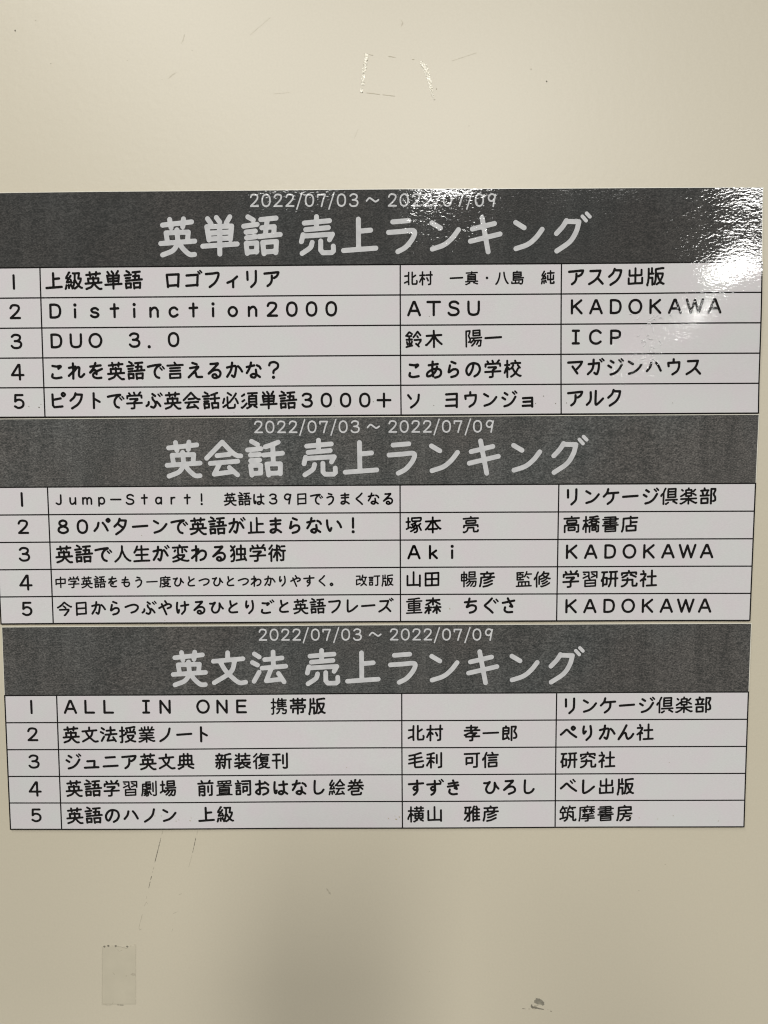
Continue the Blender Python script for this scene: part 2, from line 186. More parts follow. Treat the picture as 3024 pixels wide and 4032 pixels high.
# ---- the lettering: each character is drawn as round-ended strokes, then outlined as one flat shape
KANJI={
'一':'91,49 8,49',
'中':'49,91 49,59;12,65 13,59;49,8 49,25;85,59 86,25 49,25;49,59 13,59;49,59 49,25;49,59 85,59;13,59 12,26 14,25 49,25',
'亮':'89,82 89,86 86,90 68,90 65,86 65,68 64,67 34,67 30,81;49,7 51,15;90,16 51,15;88,63 87,54 12,54 11,64;9,16 51,15;9,90 12,92 19,90 26,86 30,81;27,28 23,29 23,41 24,42 74,42 76,40 76,29 75,28 27,28',
'人':'93,89 89,89 85,87 68,71;11,90 24,80;49,8 49,35;56,48 53,38 49,35;56,48 59,54;68,71 65,67 68,71;68,71 66,67 68,71;68,71 77,80 68,71;68,71 72,75 68,71;68,71 73,77;68,71 62,62 68,71;68,71 63,64 68,71;68,71 78,82;24,80 26,77 24,80;68,71 62,61 68,71;41,55 47,37;68,71 59,54;68,71 62,60;41,55 36,66 27,77',
'今':'92,40 89,41 75,32;48,92 52,91 61,80;20,56 76,57 74,64 61,80;8,41 11,41 14,39 32,27;44,34 50,39;57,46 50,39;61,80 72,66 61,80;61,80 74,65 61,80;75,32 72,30 75,32;61,80 54,89 61,80;61,80 57,86 61,80;61,80 54,90 61,80;62,22 71,29;32,27 34,26 32,27;32,27 28,31 32,27;32,27 29,29 32,27;32,27 24,34 32,27;32,27 24,32 32,27;32,27 26,32 32,27;32,27 26,31 32,27;61,80 57,85 61,80;50,39 46,36 50,39;50,39 47,37 50,39;56,16 54,14 56,16;50,39 54,42 50,39;61,80 68,72 61,80;56,16 61,21;51,11 45,14;61,80 64,76 61,80;32,27 38,22 32,27;61,80 71,68 61,80;61,80 72,67 61,80;61,80 52,91 61,80;61,80 68,71 61,80;61,80 69,70 61,80;61,80 66,74 61,80;65,76 61,80 65,76;41,19 39,21 41,19;43,17 41,19 43,17',
'信':'34,23 91,23;20,92 20,36 18,35;28,8 21,22 18,35;7,48 8,44 12,38 18,35;41,52 83,52;41,37 83,37;62,15 59,9;40,89 39,69;40,89 84,88;84,88 84,66 42,66',
'修':'47,62 52,62 71,52;6,49 6,46 12,38;19,92 18,37 17,36;44,90 48,92 68,86 79,81 91,73;42,49 64,41 61,33;79,63 65,72 52,76;94,47 90,48 74,42 72,39 77,32;33,77 33,35 35,33;26,8 19,23 17,36;77,32 72,36 77,32;77,32 74,35 77,32;12,38 17,36;77,32 72,37 77,32;77,32 71,39 68,39 61,33;46,27 42,31 35,33;46,27 42,31 46,27;46,27 51,23 46,27;46,27 52,22 52,19 55,17;46,27 52,24 61,33;59,7 55,17;61,33 65,40 61,33;61,33 66,38 61,33;46,27 49,24 46,27;61,33 64,36 61,33;55,17 86,17 85,24 77,32;61,33 56,28 61,33;77,32 82,27 77,32',
'倶':'72,80 76,80 86,87;31,91 34,92 36,90;29,7 28,8 21,23 18,34;92,70 32,70;19,91 19,35 18,34;91,90 86,87;6,47 6,45 8,41;83,26 43,26;83,26 84,12 82,11 44,11 43,26;8,41 12,37 8,41;86,87 88,89 86,87;43,26 43,41;83,41 43,41;83,41 83,26;83,41 84,55 79,56 43,56 43,41;8,41 6,44 8,41;86,87 82,84 86,87;86,87 82,85 86,87;36,90 45,84;14,36 12,36 14,36',
'八':'62,15 64,32 69,53 77,72 84,83;34,18 32,37 28,54 22,70 17,80;8,90 17,80;90,89 84,83;17,80 21,74 17,80;17,80 21,72;84,83 87,86 84,83;17,80 14,84 17,80;17,80 12,85 17,80;17,80 15,82 17,80;17,80 19,76 17,80;17,80 20,75 17,80',
'典':'61,7 61,19;92,69 82,68;65,78 87,90 91,90;39,7 39,19;36,79 34,79 12,91 9,90;8,69 17,68;61,43 61,19;61,43 82,43;39,43 61,43;39,68 17,68;39,68 61,68;82,43 82,19 61,19;82,43 82,68;39,43 39,68;17,68 17,43;61,68 82,68;39,19 18,19 17,43;61,43 61,68;39,19 61,19;39,19 39,43;39,43 17,43',
'出':'14,58 14,86 49,85;81,17 81,42 80,44 49,44;85,58 85,86;18,17 18,42 19,44 49,44;49,8 49,44;85,86 49,85;49,85 49,44',
'刊':'65,67 65,19;67,89 71,92 80,92 86,90;29,91 29,47;51,47 29,47;87,10 87,87 86,90;11,13 29,13;7,47 29,47;47,13 29,13;29,47 29,13',
'利':'48,37 29,38;46,9 43,9 29,13;29,92 29,53 26,50;9,16 29,13;87,10 87,88 85,90;62,20 62,67;8,37 29,38;7,79 7,76 16,64 22,52 26,50;72,92 85,90;38,56 26,50;29,13 29,38;38,56 45,63;26,50 28,49 29,52 26,50;29,38 28,47 26,50;26,50 22,51 26,50',
'前':'27,8 32,16 31,23;84,37 84,88 82,91 71,92;15,91 15,70;74,8 69,16 68,22;29,89 33,92 41,92 44,90 43,70;64,40 64,73;90,23 68,22;9,23 31,23;31,23 68,22;15,70 15,54;15,70 43,70;43,70 44,54;15,54 15,39 36,38 44,39 44,54;15,54 44,54',
'劇':'48,34 33,36;8,90 13,68 14,25;22,77 29,74;33,93 40,92 43,90;22,65 35,62 37,60;56,13 33,13;88,11 88,87 86,90;22,37 33,36;71,69 71,20;22,54 39,54;57,42 56,44 54,46 37,46 33,42 33,36;59,54 39,54;60,85 55,76;56,34 58,25 33,24;71,89 75,92 85,91 86,90;29,74 38,68;52,66 50,69 43,72;52,66 51,69 52,66;52,66 51,70 55,76;33,24 33,36;38,68 36,63 37,60;37,80 21,89;39,54 37,60;43,72 41,68 38,68;43,72 43,76;33,13 33,24;43,76 44,78 44,86 43,90;14,25 33,24',
'北':'10,33 35,32;36,10 35,32;91,68 93,72 93,76 91,86 89,89 62,89 60,82 60,42;60,10 60,42;36,90 35,69;8,78 22,72;60,42 66,42 70,39;22,72 35,69;35,69 35,32;83,31 81,32 83,31;70,39 80,33',
'可':'91,14 78,15;9,14 78,15;19,74 19,67;60,91 73,91 77,90;78,15 78,87 77,90;19,67 19,37 52,37 52,67 19,67',
'場':'92,48 50,48;9,29 20,29;31,61 19,66;20,8 20,29;39,87 50,76;31,71 32,72 40,65;71,90 74,92 81,92 84,90 86,87 89,71 89,61 74,61;31,29 20,29;8,74 8,72 12,70;37,48 50,48;54,92 57,92 63,86 71,73;74,61 58,62;50,76 56,69 50,76;50,76 44,82 50,76;50,76 54,72 50,76;50,76 48,79 50,76;19,66 12,70;71,73 74,68 74,61;50,76 41,86 50,76;50,76 44,83;20,29 20,64 19,66;50,76 54,70 50,76;50,76 57,68 58,62;50,76 52,73 50,76;85,23 84,9 47,9 46,23;85,23 85,35 84,36 46,36 46,23;50,48 46,61;46,61 40,65;46,61 58,62;46,23 85,23',
'塚':'86,44 79,50;29,31 19,31;43,55 47,60;49,65 47,60;8,31 19,31;53,91 61,90 66,86 68,78 68,70 66,65;32,84 34,84 47,77;19,9 19,31;36,46 39,47 46,43;89,80 80,62 78,56 79,50;60,53 56,53 60,53;55,41 46,43;55,41 56,37 61,35 62,30;55,41 59,46 60,53;79,50 76,52 67,56 60,53;86,26 89,22 86,26;60,53 61,51 62,52 60,53;62,30 61,29 43,29 38,22 39,11 88,11 89,12 89,21;62,30 66,29 84,29 86,26;60,53 65,56 64,54 60,53;60,53 66,56 60,53;60,53 66,57 66,65;86,26 84,29 86,26;60,53 54,55 60,53;60,53 55,54 60,53;47,77 61,67 66,65;19,64 19,31;39,64 36,65 33,63;39,64 44,62;19,64 31,61;9,70 17,67;52,56 49,58 52,56;52,56 52,56',
'変':'74,29 84,40;10,16 38,16;61,44 61,16;11,92 31,88 42,84 46,81;11,72 13,72 19,69;46,5 49,7 51,15;89,16 61,16;94,90 88,92 68,88 56,84 54,81 55,79;65,70 61,74 65,70;65,70 62,73 65,70;51,15 61,16;65,70 69,67 65,70;65,70 70,66 65,70;19,69 31,63;23,31 19,37;31,63 33,67 44,77 46,81;39,59 33,60 31,63;39,59 40,52;39,59 71,59 71,65;46,81 53,80 55,79;38,16 38,45 40,52;38,16 49,16;55,79 60,75',
'孝':'44,7 44,18;91,35 65,35 64,34;90,70 52,70;74,51 71,51 67,56;8,35 44,35;16,70 52,70;38,92 49,92 52,90 52,70;8,60 11,61 28,52;18,18 44,18;44,35 50,36;44,45 40,49 30,51 28,52;44,45 42,48 44,45;69,25 71,21 68,18 44,18;69,25 71,22 69,25;69,25 72,22 78,18;67,56 69,51 43,51 42,49 44,45;67,56 69,52 67,56;64,34 50,36;64,34 69,25;59,61 52,64 52,70;59,61 67,56;44,45 47,42 44,45;44,35 44,18;67,56 64,59 67,56;50,36 49,41 44,45;69,25 68,27',
'学':'83,7 81,8 78,12;11,36 11,24 26,23;48,7 51,14;89,36 88,24 72,23;9,64 49,64;90,64 49,64;33,92 42,92 48,90;26,41 66,41 67,42;21,9 26,16 26,23;61,49 63,47 61,49;61,49 65,47 61,49;26,23 51,23;61,49 52,54;61,49 57,51 61,49;49,64 49,57 52,54;78,12 74,18 72,23;51,14 51,23;72,23 51,23;49,64 49,87 48,90;67,42 66,46 61,49',
'山':'14,29 14,83 49,83;85,91 85,84;85,29 85,84;49,9 49,83;49,83 85,84',
'島':'61,76 60,86;37,73 37,86;12,77 12,86 14,86 37,86;68,90 70,92 79,92 83,89;91,52 22,52;47,7 46,13;75,27 22,27;75,27 75,14 47,14 46,13;75,27 76,39 74,40 22,40;22,40 22,27;22,40 22,52;22,27 22,14 44,14 46,13;83,89 86,73 86,65 22,65 21,64 22,52;60,86 37,86',
'巻':'91,41 71,41 70,42;49,7 47,7 45,21 43,23;9,41 30,41 31,42;74,9 70,17 69,23;84,23 69,23;80,82 79,88 76,91 36,92 29,90 27,82 27,74 28,72 66,72 66,56 29,56 27,53;15,23 28,23;9,64 21,56;75,50 88,61;69,23 59,24;28,23 28,17 25,12;28,23 43,23;40,31 37,40;40,31 41,24 43,23;21,56 18,59 21,56;43,23 59,24;21,56 24,54 21,56;70,42 71,47 75,50;63,40 37,40;63,40 61,32;37,40 31,42;61,32 59,24;31,42 27,53;75,50 71,47 75,50;70,42 63,40',
'帯':'22,84 23,62 49,62;91,17 74,17;11,59 11,47 12,46 49,46;49,92 49,62;49,7 49,17;88,59 88,46 49,46;74,9 74,17;25,8 25,17;67,85 77,84 78,81 78,63 49,62;9,17 25,17;49,46 49,62;49,33 25,33 25,17;49,33 49,17;49,33 74,33 74,17;25,17 49,17;74,17 49,17',
'店':'54,31 55,42;87,42 55,42;8,90 12,80 15,64 16,20;90,19 56,19;56,19 54,11;56,19 16,20;33,87 32,62 54,62;33,87 82,87;82,87 82,62 54,62;55,42 54,62',
'度':'25,91 44,88 51,86 53,83;53,8 55,16;92,90 88,92 74,89 64,86 62,84 63,82;73,27 73,35;42,27 42,35;90,35 73,35;27,64 38,65;90,17 55,16;26,35 42,35;9,90 13,76 16,59 16,18 17,17 55,16;42,35 73,35;53,83 51,80 39,70 38,65;53,83 62,83 63,82;63,82 76,72;42,35 42,51 43,52 73,51 73,35;38,65 78,64 79,66;76,72 79,66',
'彦':'33,56 51,52 69,45;34,72 49,70 69,62;90,39 69,39;14,17 32,18;79,59 76,59 69,62;86,17 69,18;29,92 52,88 78,77;69,39 66,38;69,39 69,45;71,25 69,24 69,18;71,25 67,32 66,38;69,18 52,17;9,89 15,67 16,39 34,38;49,8 51,12 52,17;34,38 66,38;32,18 32,26 34,31 34,38;32,18 52,17',
'復':'21,92 20,44;49,8 47,16;37,76 49,68;91,17 47,16;7,53 12,48;8,25 12,22 24,9;36,92 59,86 57,77;94,90 86,91 79,89 70,86 69,82;57,77 61,80 57,77;32,28 28,28 25,33;47,41 46,30;47,41 46,52 55,53 56,54;32,28 36,30 41,26;57,77 61,85 57,77;57,77 61,81;57,77 61,83 57,77;57,77 62,82 69,82;57,77 52,72 57,77;41,26 42,21 47,16;41,26 46,30;46,30 84,29 84,41;84,41 84,53 58,53 56,54;20,44 22,36;47,41 84,41;53,65 51,65 49,68;53,65 56,54;53,65 81,66 80,71 70,80 69,82',
'必':'36,9 55,22;75,74 74,85 72,89;81,14 76,23;91,67 87,56;17,39 14,51 10,62;79,42 87,56;34,32 35,66;72,89 66,91 41,91 37,89;87,56 84,52 87,56;35,66 34,72;35,66 42,62;87,56 89,59 87,56;11,84 27,74 34,72;34,72 36,88;76,23 64,40 46,60',
'房':'62,91 72,92 78,89 81,77 81,69 45,68;28,54 46,54;9,89 12,81 16,60 17,34;26,91 35,85;49,8 51,16;88,54 57,53;55,41 57,46 57,53;57,53 46,54;35,85 32,87 35,85;46,54 45,68;17,34 17,18 18,17 51,16;35,85 38,82 35,85;51,16 84,17 84,34 17,34;45,68 39,81',
'授':'37,91 49,88 61,81;91,91 84,90 70,84 68,83 67,79;44,22 47,29;7,27 19,27;31,49 29,52 19,54;39,47 39,38;11,92 17,92 19,88 19,54;7,59 17,57 19,54;89,9 83,8 68,11 41,14;19,7 19,27;30,27 19,27;91,47 90,37 79,37;63,20 65,29;61,81 67,79;82,56 49,56;82,56 81,63 67,79;19,54 19,27;79,37 39,38;61,81 60,77 49,63 49,56;81,31 79,37;81,31 86,21',
'携':'8,27 19,27;86,29 68,29;19,7 19,27;38,64 52,64;86,40 68,40;66,8 68,17;11,92 17,91 19,87 19,55;28,52 19,55;48,7 45,17;89,52 68,51;69,89 72,92 84,92 86,90 89,83 89,72 72,72;89,17 68,17;44,40 44,29;44,40 44,52;44,40 68,40;52,64 51,76 44,86;52,64 73,63;73,63 72,72;45,17 68,17;42,25 44,18 45,17;42,25 44,29;68,51 44,52;68,51 68,40;19,55 16,57 9,59;38,90 44,86;68,29 68,17;19,55 19,27;68,40 68,29;68,29 44,29;19,27 28,27 30,29 35,30',
'摩':'24,29 37,28 39,29;22,78 57,78;84,53 78,52 57,55;30,56 57,55;39,46 38,34;8,90 11,80 13,62 14,15 54,14;28,66 57,66;76,22 76,31;39,22 39,29;53,28 41,28 39,29;91,44 86,40;42,93 56,92 57,89 57,78;91,28 79,28 76,31;53,7 54,14;88,66 57,66;91,14 54,14;62,28 72,28 76,31;91,78 57,78;76,45 76,31;51,39 44,35 38,34;57,66 57,78;57,55 57,66;39,29 38,34;76,31 74,34 70,36 66,39;76,31 84,38;36,35 30,40 36,35',
'改':'91,26 84,26;91,90 82,84;62,8 58,25;11,14 39,14 39,42;47,92 48,90 62,80;40,73 33,76;55,37 51,39 49,44;55,37 56,28 58,25;55,37 58,39 61,49 67,64 70,66 73,64;73,64 75,62 73,64;12,44 12,83;12,44 39,42;82,84 77,79 82,84;62,80 66,75 62,80;62,80 69,74 62,80;58,25 84,26;62,80 65,77 62,80;62,80 69,74 62,80;82,84 84,86 82,84;82,84 85,86 82,84;62,80 56,85 62,80;62,80 57,84 62,80;82,84 86,88 82,84;82,84 88,88;84,26 81,47 76,61 73,64;62,80 71,72 71,67 73,64;12,83 33,76;62,80 54,87 62,80;62,80 56,86;49,44 48,47 49,44;39,42 43,47 47,47 49,44;62,80 52,88 62,80;62,80 53,87 62,80;62,80 71,73 76,78',
'新':'46,17 29,16;16,24 19,32 18,34;8,57 28,57;15,68 9,80;9,17 29,16;91,41 81,41;21,90 27,89 28,86 28,57;48,40 36,40;45,78 42,71;8,40 17,40;47,57 28,57;26,7 29,16;88,11 84,10 59,16;81,91 81,41;41,24 37,32 36,40;51,90 57,71 58,41;81,41 58,41;28,57 28,41;17,40 18,34;17,40 28,41;36,40 28,41;58,41 58,18 59,16',
'日':'21,90 21,84;78,49 78,14 21,15;78,49 78,84;21,49 21,15;21,49 21,84;21,49 78,49;21,84 78,84',
'暢':'76,92 83,92 86,90 89,83 91,63 76,63;92,49 55,49;40,89 46,86;36,72 39,72 42,69;23,92 23,57;23,7 23,21;46,86 43,88 46,86;23,57 9,57;76,63 61,63;23,38 37,38;23,21 9,21 9,38;9,57 9,38;23,38 23,57;52,62 55,49;52,62 61,63;62,90 64,87 62,90;42,69 46,66 42,69;23,21 23,38;46,86 57,73 60,69 61,63;23,57 37,57 38,49;73,74 64,87;23,21 38,21 37,38;85,23 52,23;85,23 85,9 52,9 52,23;85,23 85,37 51,37 52,23;38,49 37,38;9,38 23,38;55,49 38,49;42,69 39,72 42,69;52,62 46,66;76,63 76,69 73,74',
'書':'91,57 49,57;19,13 49,13;9,24 49,24;91,24 78,24;84,46 49,46;8,57 49,57;18,36 49,35;15,46 49,46;49,35 49,24;22,90 22,78;22,90 78,90;49,24 78,24;49,46 49,57;49,35 49,46;49,35 78,35 78,24;78,90 78,78;22,78 22,67 78,67 78,78;22,78 78,78;78,24 78,14 77,13 49,13;49,13 49,24',
'木':'11,32 46,32 50,36;49,92 50,36;90,79 82,73;89,32 54,32 50,36;7,79 11,79 18,72;49,8 50,36;18,72 14,76 18,72;40,46 50,36;63,52 56,42 63,52;63,52 58,46 63,52;63,52 59,46 63,52;50,36 55,41;50,36 47,41 50,36;50,36 52,32 50,36;63,52 69,61 63,52;63,52 66,56 63,52;63,52 59,47 63,52;63,52 61,48 63,52;63,52 80,71;63,52 58,44;18,72 22,69 18,72;63,52 61,49 63,52;63,52 66,57 63,52;63,52 69,59;40,46 33,57 23,68',
'本':'72,73 49,73;49,92 49,73;11,29 40,29;89,28 59,29;92,73 88,73 77,62;49,8 49,28;26,73 49,73;40,29 39,36 35,44 21,63;40,29 49,28;59,29 49,28;59,29 60,36 65,46 77,62;12,72 10,74 12,72;12,72 15,70 12,72;49,28 49,73;21,63 16,69',
'村':'7,72 12,63;92,29 81,29;56,48 64,63 64,66;41,29 26,29;81,8 81,29;26,92 26,47 24,45;26,7 26,29;8,29 26,29;51,29 81,29;68,92 80,90;24,45 33,49;26,29 25,42 24,45;33,49 39,56;24,45 20,46 24,45;24,45 19,47 18,51;24,45 25,44 26,46 24,45;18,51 12,63;81,29 81,88 80,90',
'校':'93,89 89,90 76,82;78,32 86,43;33,29 22,29;22,92 22,45 20,44;22,7 22,29;91,22 66,21;43,22 66,21;54,32 49,41;10,29 22,29;42,49 49,41;42,91 54,84 64,75;64,75 59,80 64,75;49,41 51,38 49,41;49,41 46,45 49,41;76,82 71,78 76,82;76,82 72,79 76,82;86,43 89,46 86,43;64,75 68,70 64,75;12,58 8,69;12,58 16,47 20,44;76,82 80,85 76,82;76,82 81,86;64,75 62,68 65,71 64,75;64,9 66,13 66,21;22,29 20,44;64,75 66,72 64,75;64,75 66,74 70,77;86,43 82,39 86,43;49,41 46,46 52,49 56,59;79,50 69,69;33,53 28,45 23,42 20,44;56,59 61,67',
'森':'14,18 42,18 42,20;70,48 69,63;49,7 49,19;85,18 56,19;52,59 64,59 69,63;6,87 10,82;70,92 69,63;26,49 26,60;41,59 28,59 26,60;49,43 49,19;26,91 26,70 24,68;91,59 76,59 69,63;8,60 22,59 24,61 26,60;12,42 23,37;49,19 42,20;81,73 73,63 69,63;49,19 56,19;56,19 61,27;24,68 26,69 26,66 24,68;24,68 36,73;88,82 86,80 88,82;69,63 64,66 69,63;55,79 50,84;24,68 26,60;78,37 87,42;69,63 62,69 56,77;69,63 64,67;69,63 62,69;61,27 64,29 61,27;61,27 78,37;81,73 86,79;23,37 36,29 42,20;69,63 74,60 69,63;24,68 18,72 12,79;24,68 19,70 24,68;24,68 19,72',
'業':'19,55 49,55;8,89 14,89 28,82;93,88 87,89 72,83;90,24 76,24;10,24 24,24;59,7 59,24;13,42 36,41;49,92 49,70;89,69 57,69;81,55 49,55;40,7 40,24;10,69 42,69 43,70;86,42 64,41;77,17 76,24;43,70 39,76 28,82;76,24 68,25;49,42 36,41;49,42 49,55;49,42 64,41;43,70 49,70;49,70 57,69;57,69 61,76;49,55 49,70;64,41 65,35;24,24 32,25;40,24 32,25;40,24 59,24;81,9 77,17;72,83 62,77;32,25 32,31 35,35 36,41;24,24 24,17 22,12;59,24 68,25;68,25 68,31 65,35',
'楽':'6,88 12,89;9,64 41,64 43,66;74,37 81,42;12,14 18,19;93,87 88,89 73,81;49,7 48,16;27,36 26,39 17,44;49,91 50,66;72,25 75,25 84,16;8,49 17,44;91,64 58,64 56,65;64,33 64,17 48,16;64,33 64,49 49,49;17,44 11,47;17,44 12,47 17,44;12,89 30,79;30,79 33,77 30,79;30,79 34,76 30,79;50,66 56,65;30,79 24,82;30,79 26,82 30,79;56,65 58,70 62,74 73,81;17,44 14,46 17,44;50,66 43,66;50,66 49,49;81,42 88,46;35,33 34,18 36,17 48,16;35,33 35,49 49,49;35,33 64,33;17,44 20,42 17,44;43,66 41,70 35,75',
'横':'90,16 78,16;78,8 78,16;22,92 22,47 20,46;22,7 22,29;6,76 6,70 13,56;43,16 55,16;92,32 78,32;74,83 78,83 89,90;57,83 54,83 45,89;38,91 40,92 45,89;8,29 22,29;54,8 55,16;66,46 88,46 88,59;45,60 44,46 66,46;45,60 45,74 65,73;45,60 66,60;66,60 65,73;22,29 34,29 41,32 54,32;78,32 66,33;78,32 78,16;78,16 55,16;66,33 54,32;66,33 66,46;65,73 88,74 88,59;20,46 22,45 27,47;66,46 66,60;34,56 30,50;45,89 41,91 45,89;20,46 18,47 20,46;13,56 16,49 20,46;66,60 88,59;20,46 22,29;45,89 49,86 45,89;45,89 51,86;55,16 54,32',
'橋':'91,23 76,24;86,10 82,8 61,12;43,12 61,12;22,92 22,47 20,46;9,29 22,29;39,42 52,35;32,29 22,29;41,24 55,24;92,42 91,42 84,37 79,35;32,61 33,57 28,50;22,8 22,29;80,92 85,92 89,90 89,59 42,59 42,92;7,75 7,70 11,62;11,62 15,50 20,46;79,35 78,49 53,49 52,35;79,35 52,35;79,35 76,24;52,35 55,24;56,83 56,70;20,46 22,29;61,12 60,23;60,23 55,24;60,23 76,24;20,46 26,47;56,70 74,69 76,70 76,82 56,83',
'止':'86,41 54,41;53,8 54,41;22,30 22,86;91,87 53,86;9,87 22,86;54,41 53,86;53,86 22,86',
'毛':'12,22 43,18;89,56 43,62;91,79 89,88;82,34 43,39;78,10 74,9 43,18;10,67 43,62;12,44 43,39;43,62 43,80 44,86 46,89 50,90 84,90 89,88;43,39 43,18;43,62 43,39',
'版':'8,94 7,90 11,80 14,56;93,90 89,90 84,86 73,82;91,10 86,9 52,13 51,15 52,36;31,7 31,35;34,92 34,56 14,56;57,91 65,85 73,82;14,9 14,35;44,90 48,80 51,66 52,36;39,35 31,35;73,82 74,72;73,82 74,78 76,79 73,82;74,72 77,71 84,57 87,48 88,37 61,36;73,82 72,79 73,82;73,82 80,82 82,85 73,82;31,35 14,35;61,36 52,36;73,82 82,85 73,82;73,82 83,86 73,82;14,35 14,56;73,82 66,85 73,82;73,82 77,79 73,82;74,72 71,70 66,60 61,44 61,36',
'独':'10,34 17,28;82,69 85,76;39,88 64,85;12,92 21,91 25,86 28,70 28,52 26,51;31,11 26,16;64,8 64,27;10,9 18,18;91,90 89,84 86,83;64,27 42,27 42,28 42,56 64,57;18,18 14,14 18,18;12,63 10,66 12,63;18,18 20,21 18,18;18,18 21,22 21,25 17,28;18,18 22,21 18,18;12,63 15,61 12,63;26,51 21,53 16,60;26,51 27,43 24,31 21,26 17,28;64,27 86,27 86,57 64,57;26,16 29,14 26,16;64,57 64,27;17,28 15,30 17,28;85,76 86,83;64,57 64,85;64,85 86,83',
'生':'11,42 15,35;20,56 50,56;82,56 50,56;50,8 50,27;27,9 22,20 22,26 15,35;91,89 50,88;86,27 50,27;9,89 50,88;50,56 50,88;15,35 13,39 15,35;50,56 50,27;15,35 18,32 15,35;15,35 18,31 15,35;15,35 19,27 15,35;15,35 21,26 15,35;50,27 22,27 15,35;15,35 13,38 15,35;15,35 11,41 15,35;15,35 18,29',
'田':'49,85 13,85;49,85 86,85;13,49 13,14 49,15;13,49 13,85;13,49 49,49;86,85 86,49;49,15 49,49;49,15 86,14 86,49;86,49 49,49;49,85 49,49',
'監':'69,36 78,44;92,21 63,21;46,11 29,11;8,89 20,89;54,35 58,28;48,52 29,52;92,89 79,89;66,7 63,21;29,38 12,38;29,38 44,37 44,24 29,23;59,65 39,65;59,65 59,89;59,65 79,65 79,89;39,89 20,89;39,89 39,65;39,89 59,89;12,38 12,24;12,38 12,52 29,52;29,11 11,11 12,24;29,11 29,23;20,89 20,65 39,65;12,24 29,23;59,89 79,89;58,28 61,22 63,21;29,38 29,52',
'真':'37,82 31,84;10,91 12,92 22,88;88,15 49,15;90,90 88,91 78,87;50,8 49,15;63,82 66,82 78,87;12,15 49,15;91,73 76,73;9,73 23,73;23,73 76,73;47,27 49,15;47,27 74,27 76,32 76,39;47,27 24,28 23,39;76,61 76,50;76,61 76,73;76,50 23,50;76,50 76,39;23,50 23,39;23,50 23,61;22,88 31,84;23,61 23,73;23,61 76,61;23,39 76,39',
'研':'92,49 81,49;14,87 15,80;46,49 57,49;36,12 21,13;7,59 8,54 13,51;46,91 54,75 57,49;9,12 21,13;81,91 81,49;50,12 57,13;89,12 81,13;15,43 21,13;15,43 35,44 34,79;81,13 57,13;57,49 57,13;57,49 81,49;81,49 81,13;15,80 14,52 13,51;15,80 34,79;13,51 14,44',
'社':'42,88 68,88;68,7 68,39;9,24 34,24 34,29 32,34;21,7 24,13;92,88 68,88;46,39 68,39;8,60 15,54;89,39 68,39;23,91 23,50;68,39 68,88;23,50 18,52;32,34 26,42 23,50;23,50 31,51 34,55',
'究':'14,41 16,41 22,38;48,7 50,17;42,47 42,56;86,41 66,31;15,56 42,56;11,90 14,90 24,86 31,81;88,26 88,19 87,17 50,17;11,27 11,18 50,17;39,29 22,38;92,78 91,87 89,90 72,90 70,88 69,84 69,56 42,56;58,29 63,29 66,31;31,81 25,86 31,81;31,81 26,84 31,81;31,81 36,76 31,81;31,81 37,74 31,81;31,81 27,84 31,81;31,81 28,83 31,81;31,81 35,77 31,81;42,56 41,64 38,74;31,81 24,86',
'筑':'34,31 30,18;94,84 93,87 91,90 81,90 79,87 79,41 51,40 49,41 48,72 44,82 38,87;91,17 72,18;9,41 23,42;59,58 65,65;31,90 34,90 38,87;8,79 8,77 24,74;69,70 65,65;39,70 35,72 24,74;45,17 30,18;51,30 59,17;38,41 23,42;9,32 20,17;61,8 59,17;72,18 59,17;65,65 68,67 65,65;65,65 62,62 65,65;24,74 23,42;23,8 20,17;72,18 76,27;20,17 30,18',
'純':'23,71 24,87;11,72 8,89;88,37 87,64;34,69 38,81;47,21 68,21;68,7 68,21;91,21 68,21;25,8 20,17;33,45 35,55;91,80 92,84 91,89;33,24 29,31;49,37 49,64 68,64;8,61 9,59 12,57;17,49 19,46 17,49;10,36 12,29 20,17;10,36 23,36;12,57 17,49;12,57 21,57 35,55;69,89 68,87 68,64;69,89 72,90 89,90 91,89;23,36 22,42 19,46;23,36 28,34 29,31;68,64 68,21;68,64 87,64',
'級':'23,71 24,87;37,80 34,69;6,90 8,87 11,72;39,59 38,56 36,55;34,45 36,55;52,90 55,91 65,84;28,7 25,7 21,16;46,12 56,13;93,89 88,89 77,79;42,90 45,84;34,24 30,30;13,57 16,50;13,57 21,57 36,55;77,79 81,84 77,79;45,84 51,67 52,52 55,49;24,36 10,36;24,36 22,42 16,50;24,36 28,34 30,30;77,79 70,70;77,79 74,74 74,76 77,79;70,70 64,62;65,84 62,87 65,84;77,79 75,72 77,79;10,36 12,29;56,13 79,13;79,67 76,71;79,67 86,53 88,41;55,49 59,51 64,62;77,79 72,78 77,79;88,41 74,41 79,13;12,29 21,16;55,49 56,13;65,84 71,79;68,82 65,84 68,82',
'絵':'68,7 66,13;32,69 35,80;43,90 49,88;33,24 26,34;32,46 34,56;24,8 20,16;23,87 22,72;91,37 83,32;89,57 61,58;11,71 7,89;89,90 88,87 84,86;46,57 61,58;42,39 53,28;26,34 16,49;53,28 56,24 53,28;53,28 57,23 53,28;66,13 70,15 83,32;79,75 83,80 84,86;66,13 64,14 53,28;83,32 87,34 83,32;49,88 50,82 54,76;49,88 59,89 84,86;54,76 61,64 61,58;16,49 12,57;83,32 84,37 83,32;83,32 78,25 83,32;53,28 58,22;53,28 59,21 53,28;26,34 29,32 26,34;83,32 81,40 83,32;83,32 86,37 83,32;34,56 12,57;20,16 22,14 20,16;26,34 22,36 11,36;20,16 18,19 20,16;53,28 49,33 53,28;11,36 12,29 20,16;53,28 48,34;53,28 48,36 53,41 81,41',
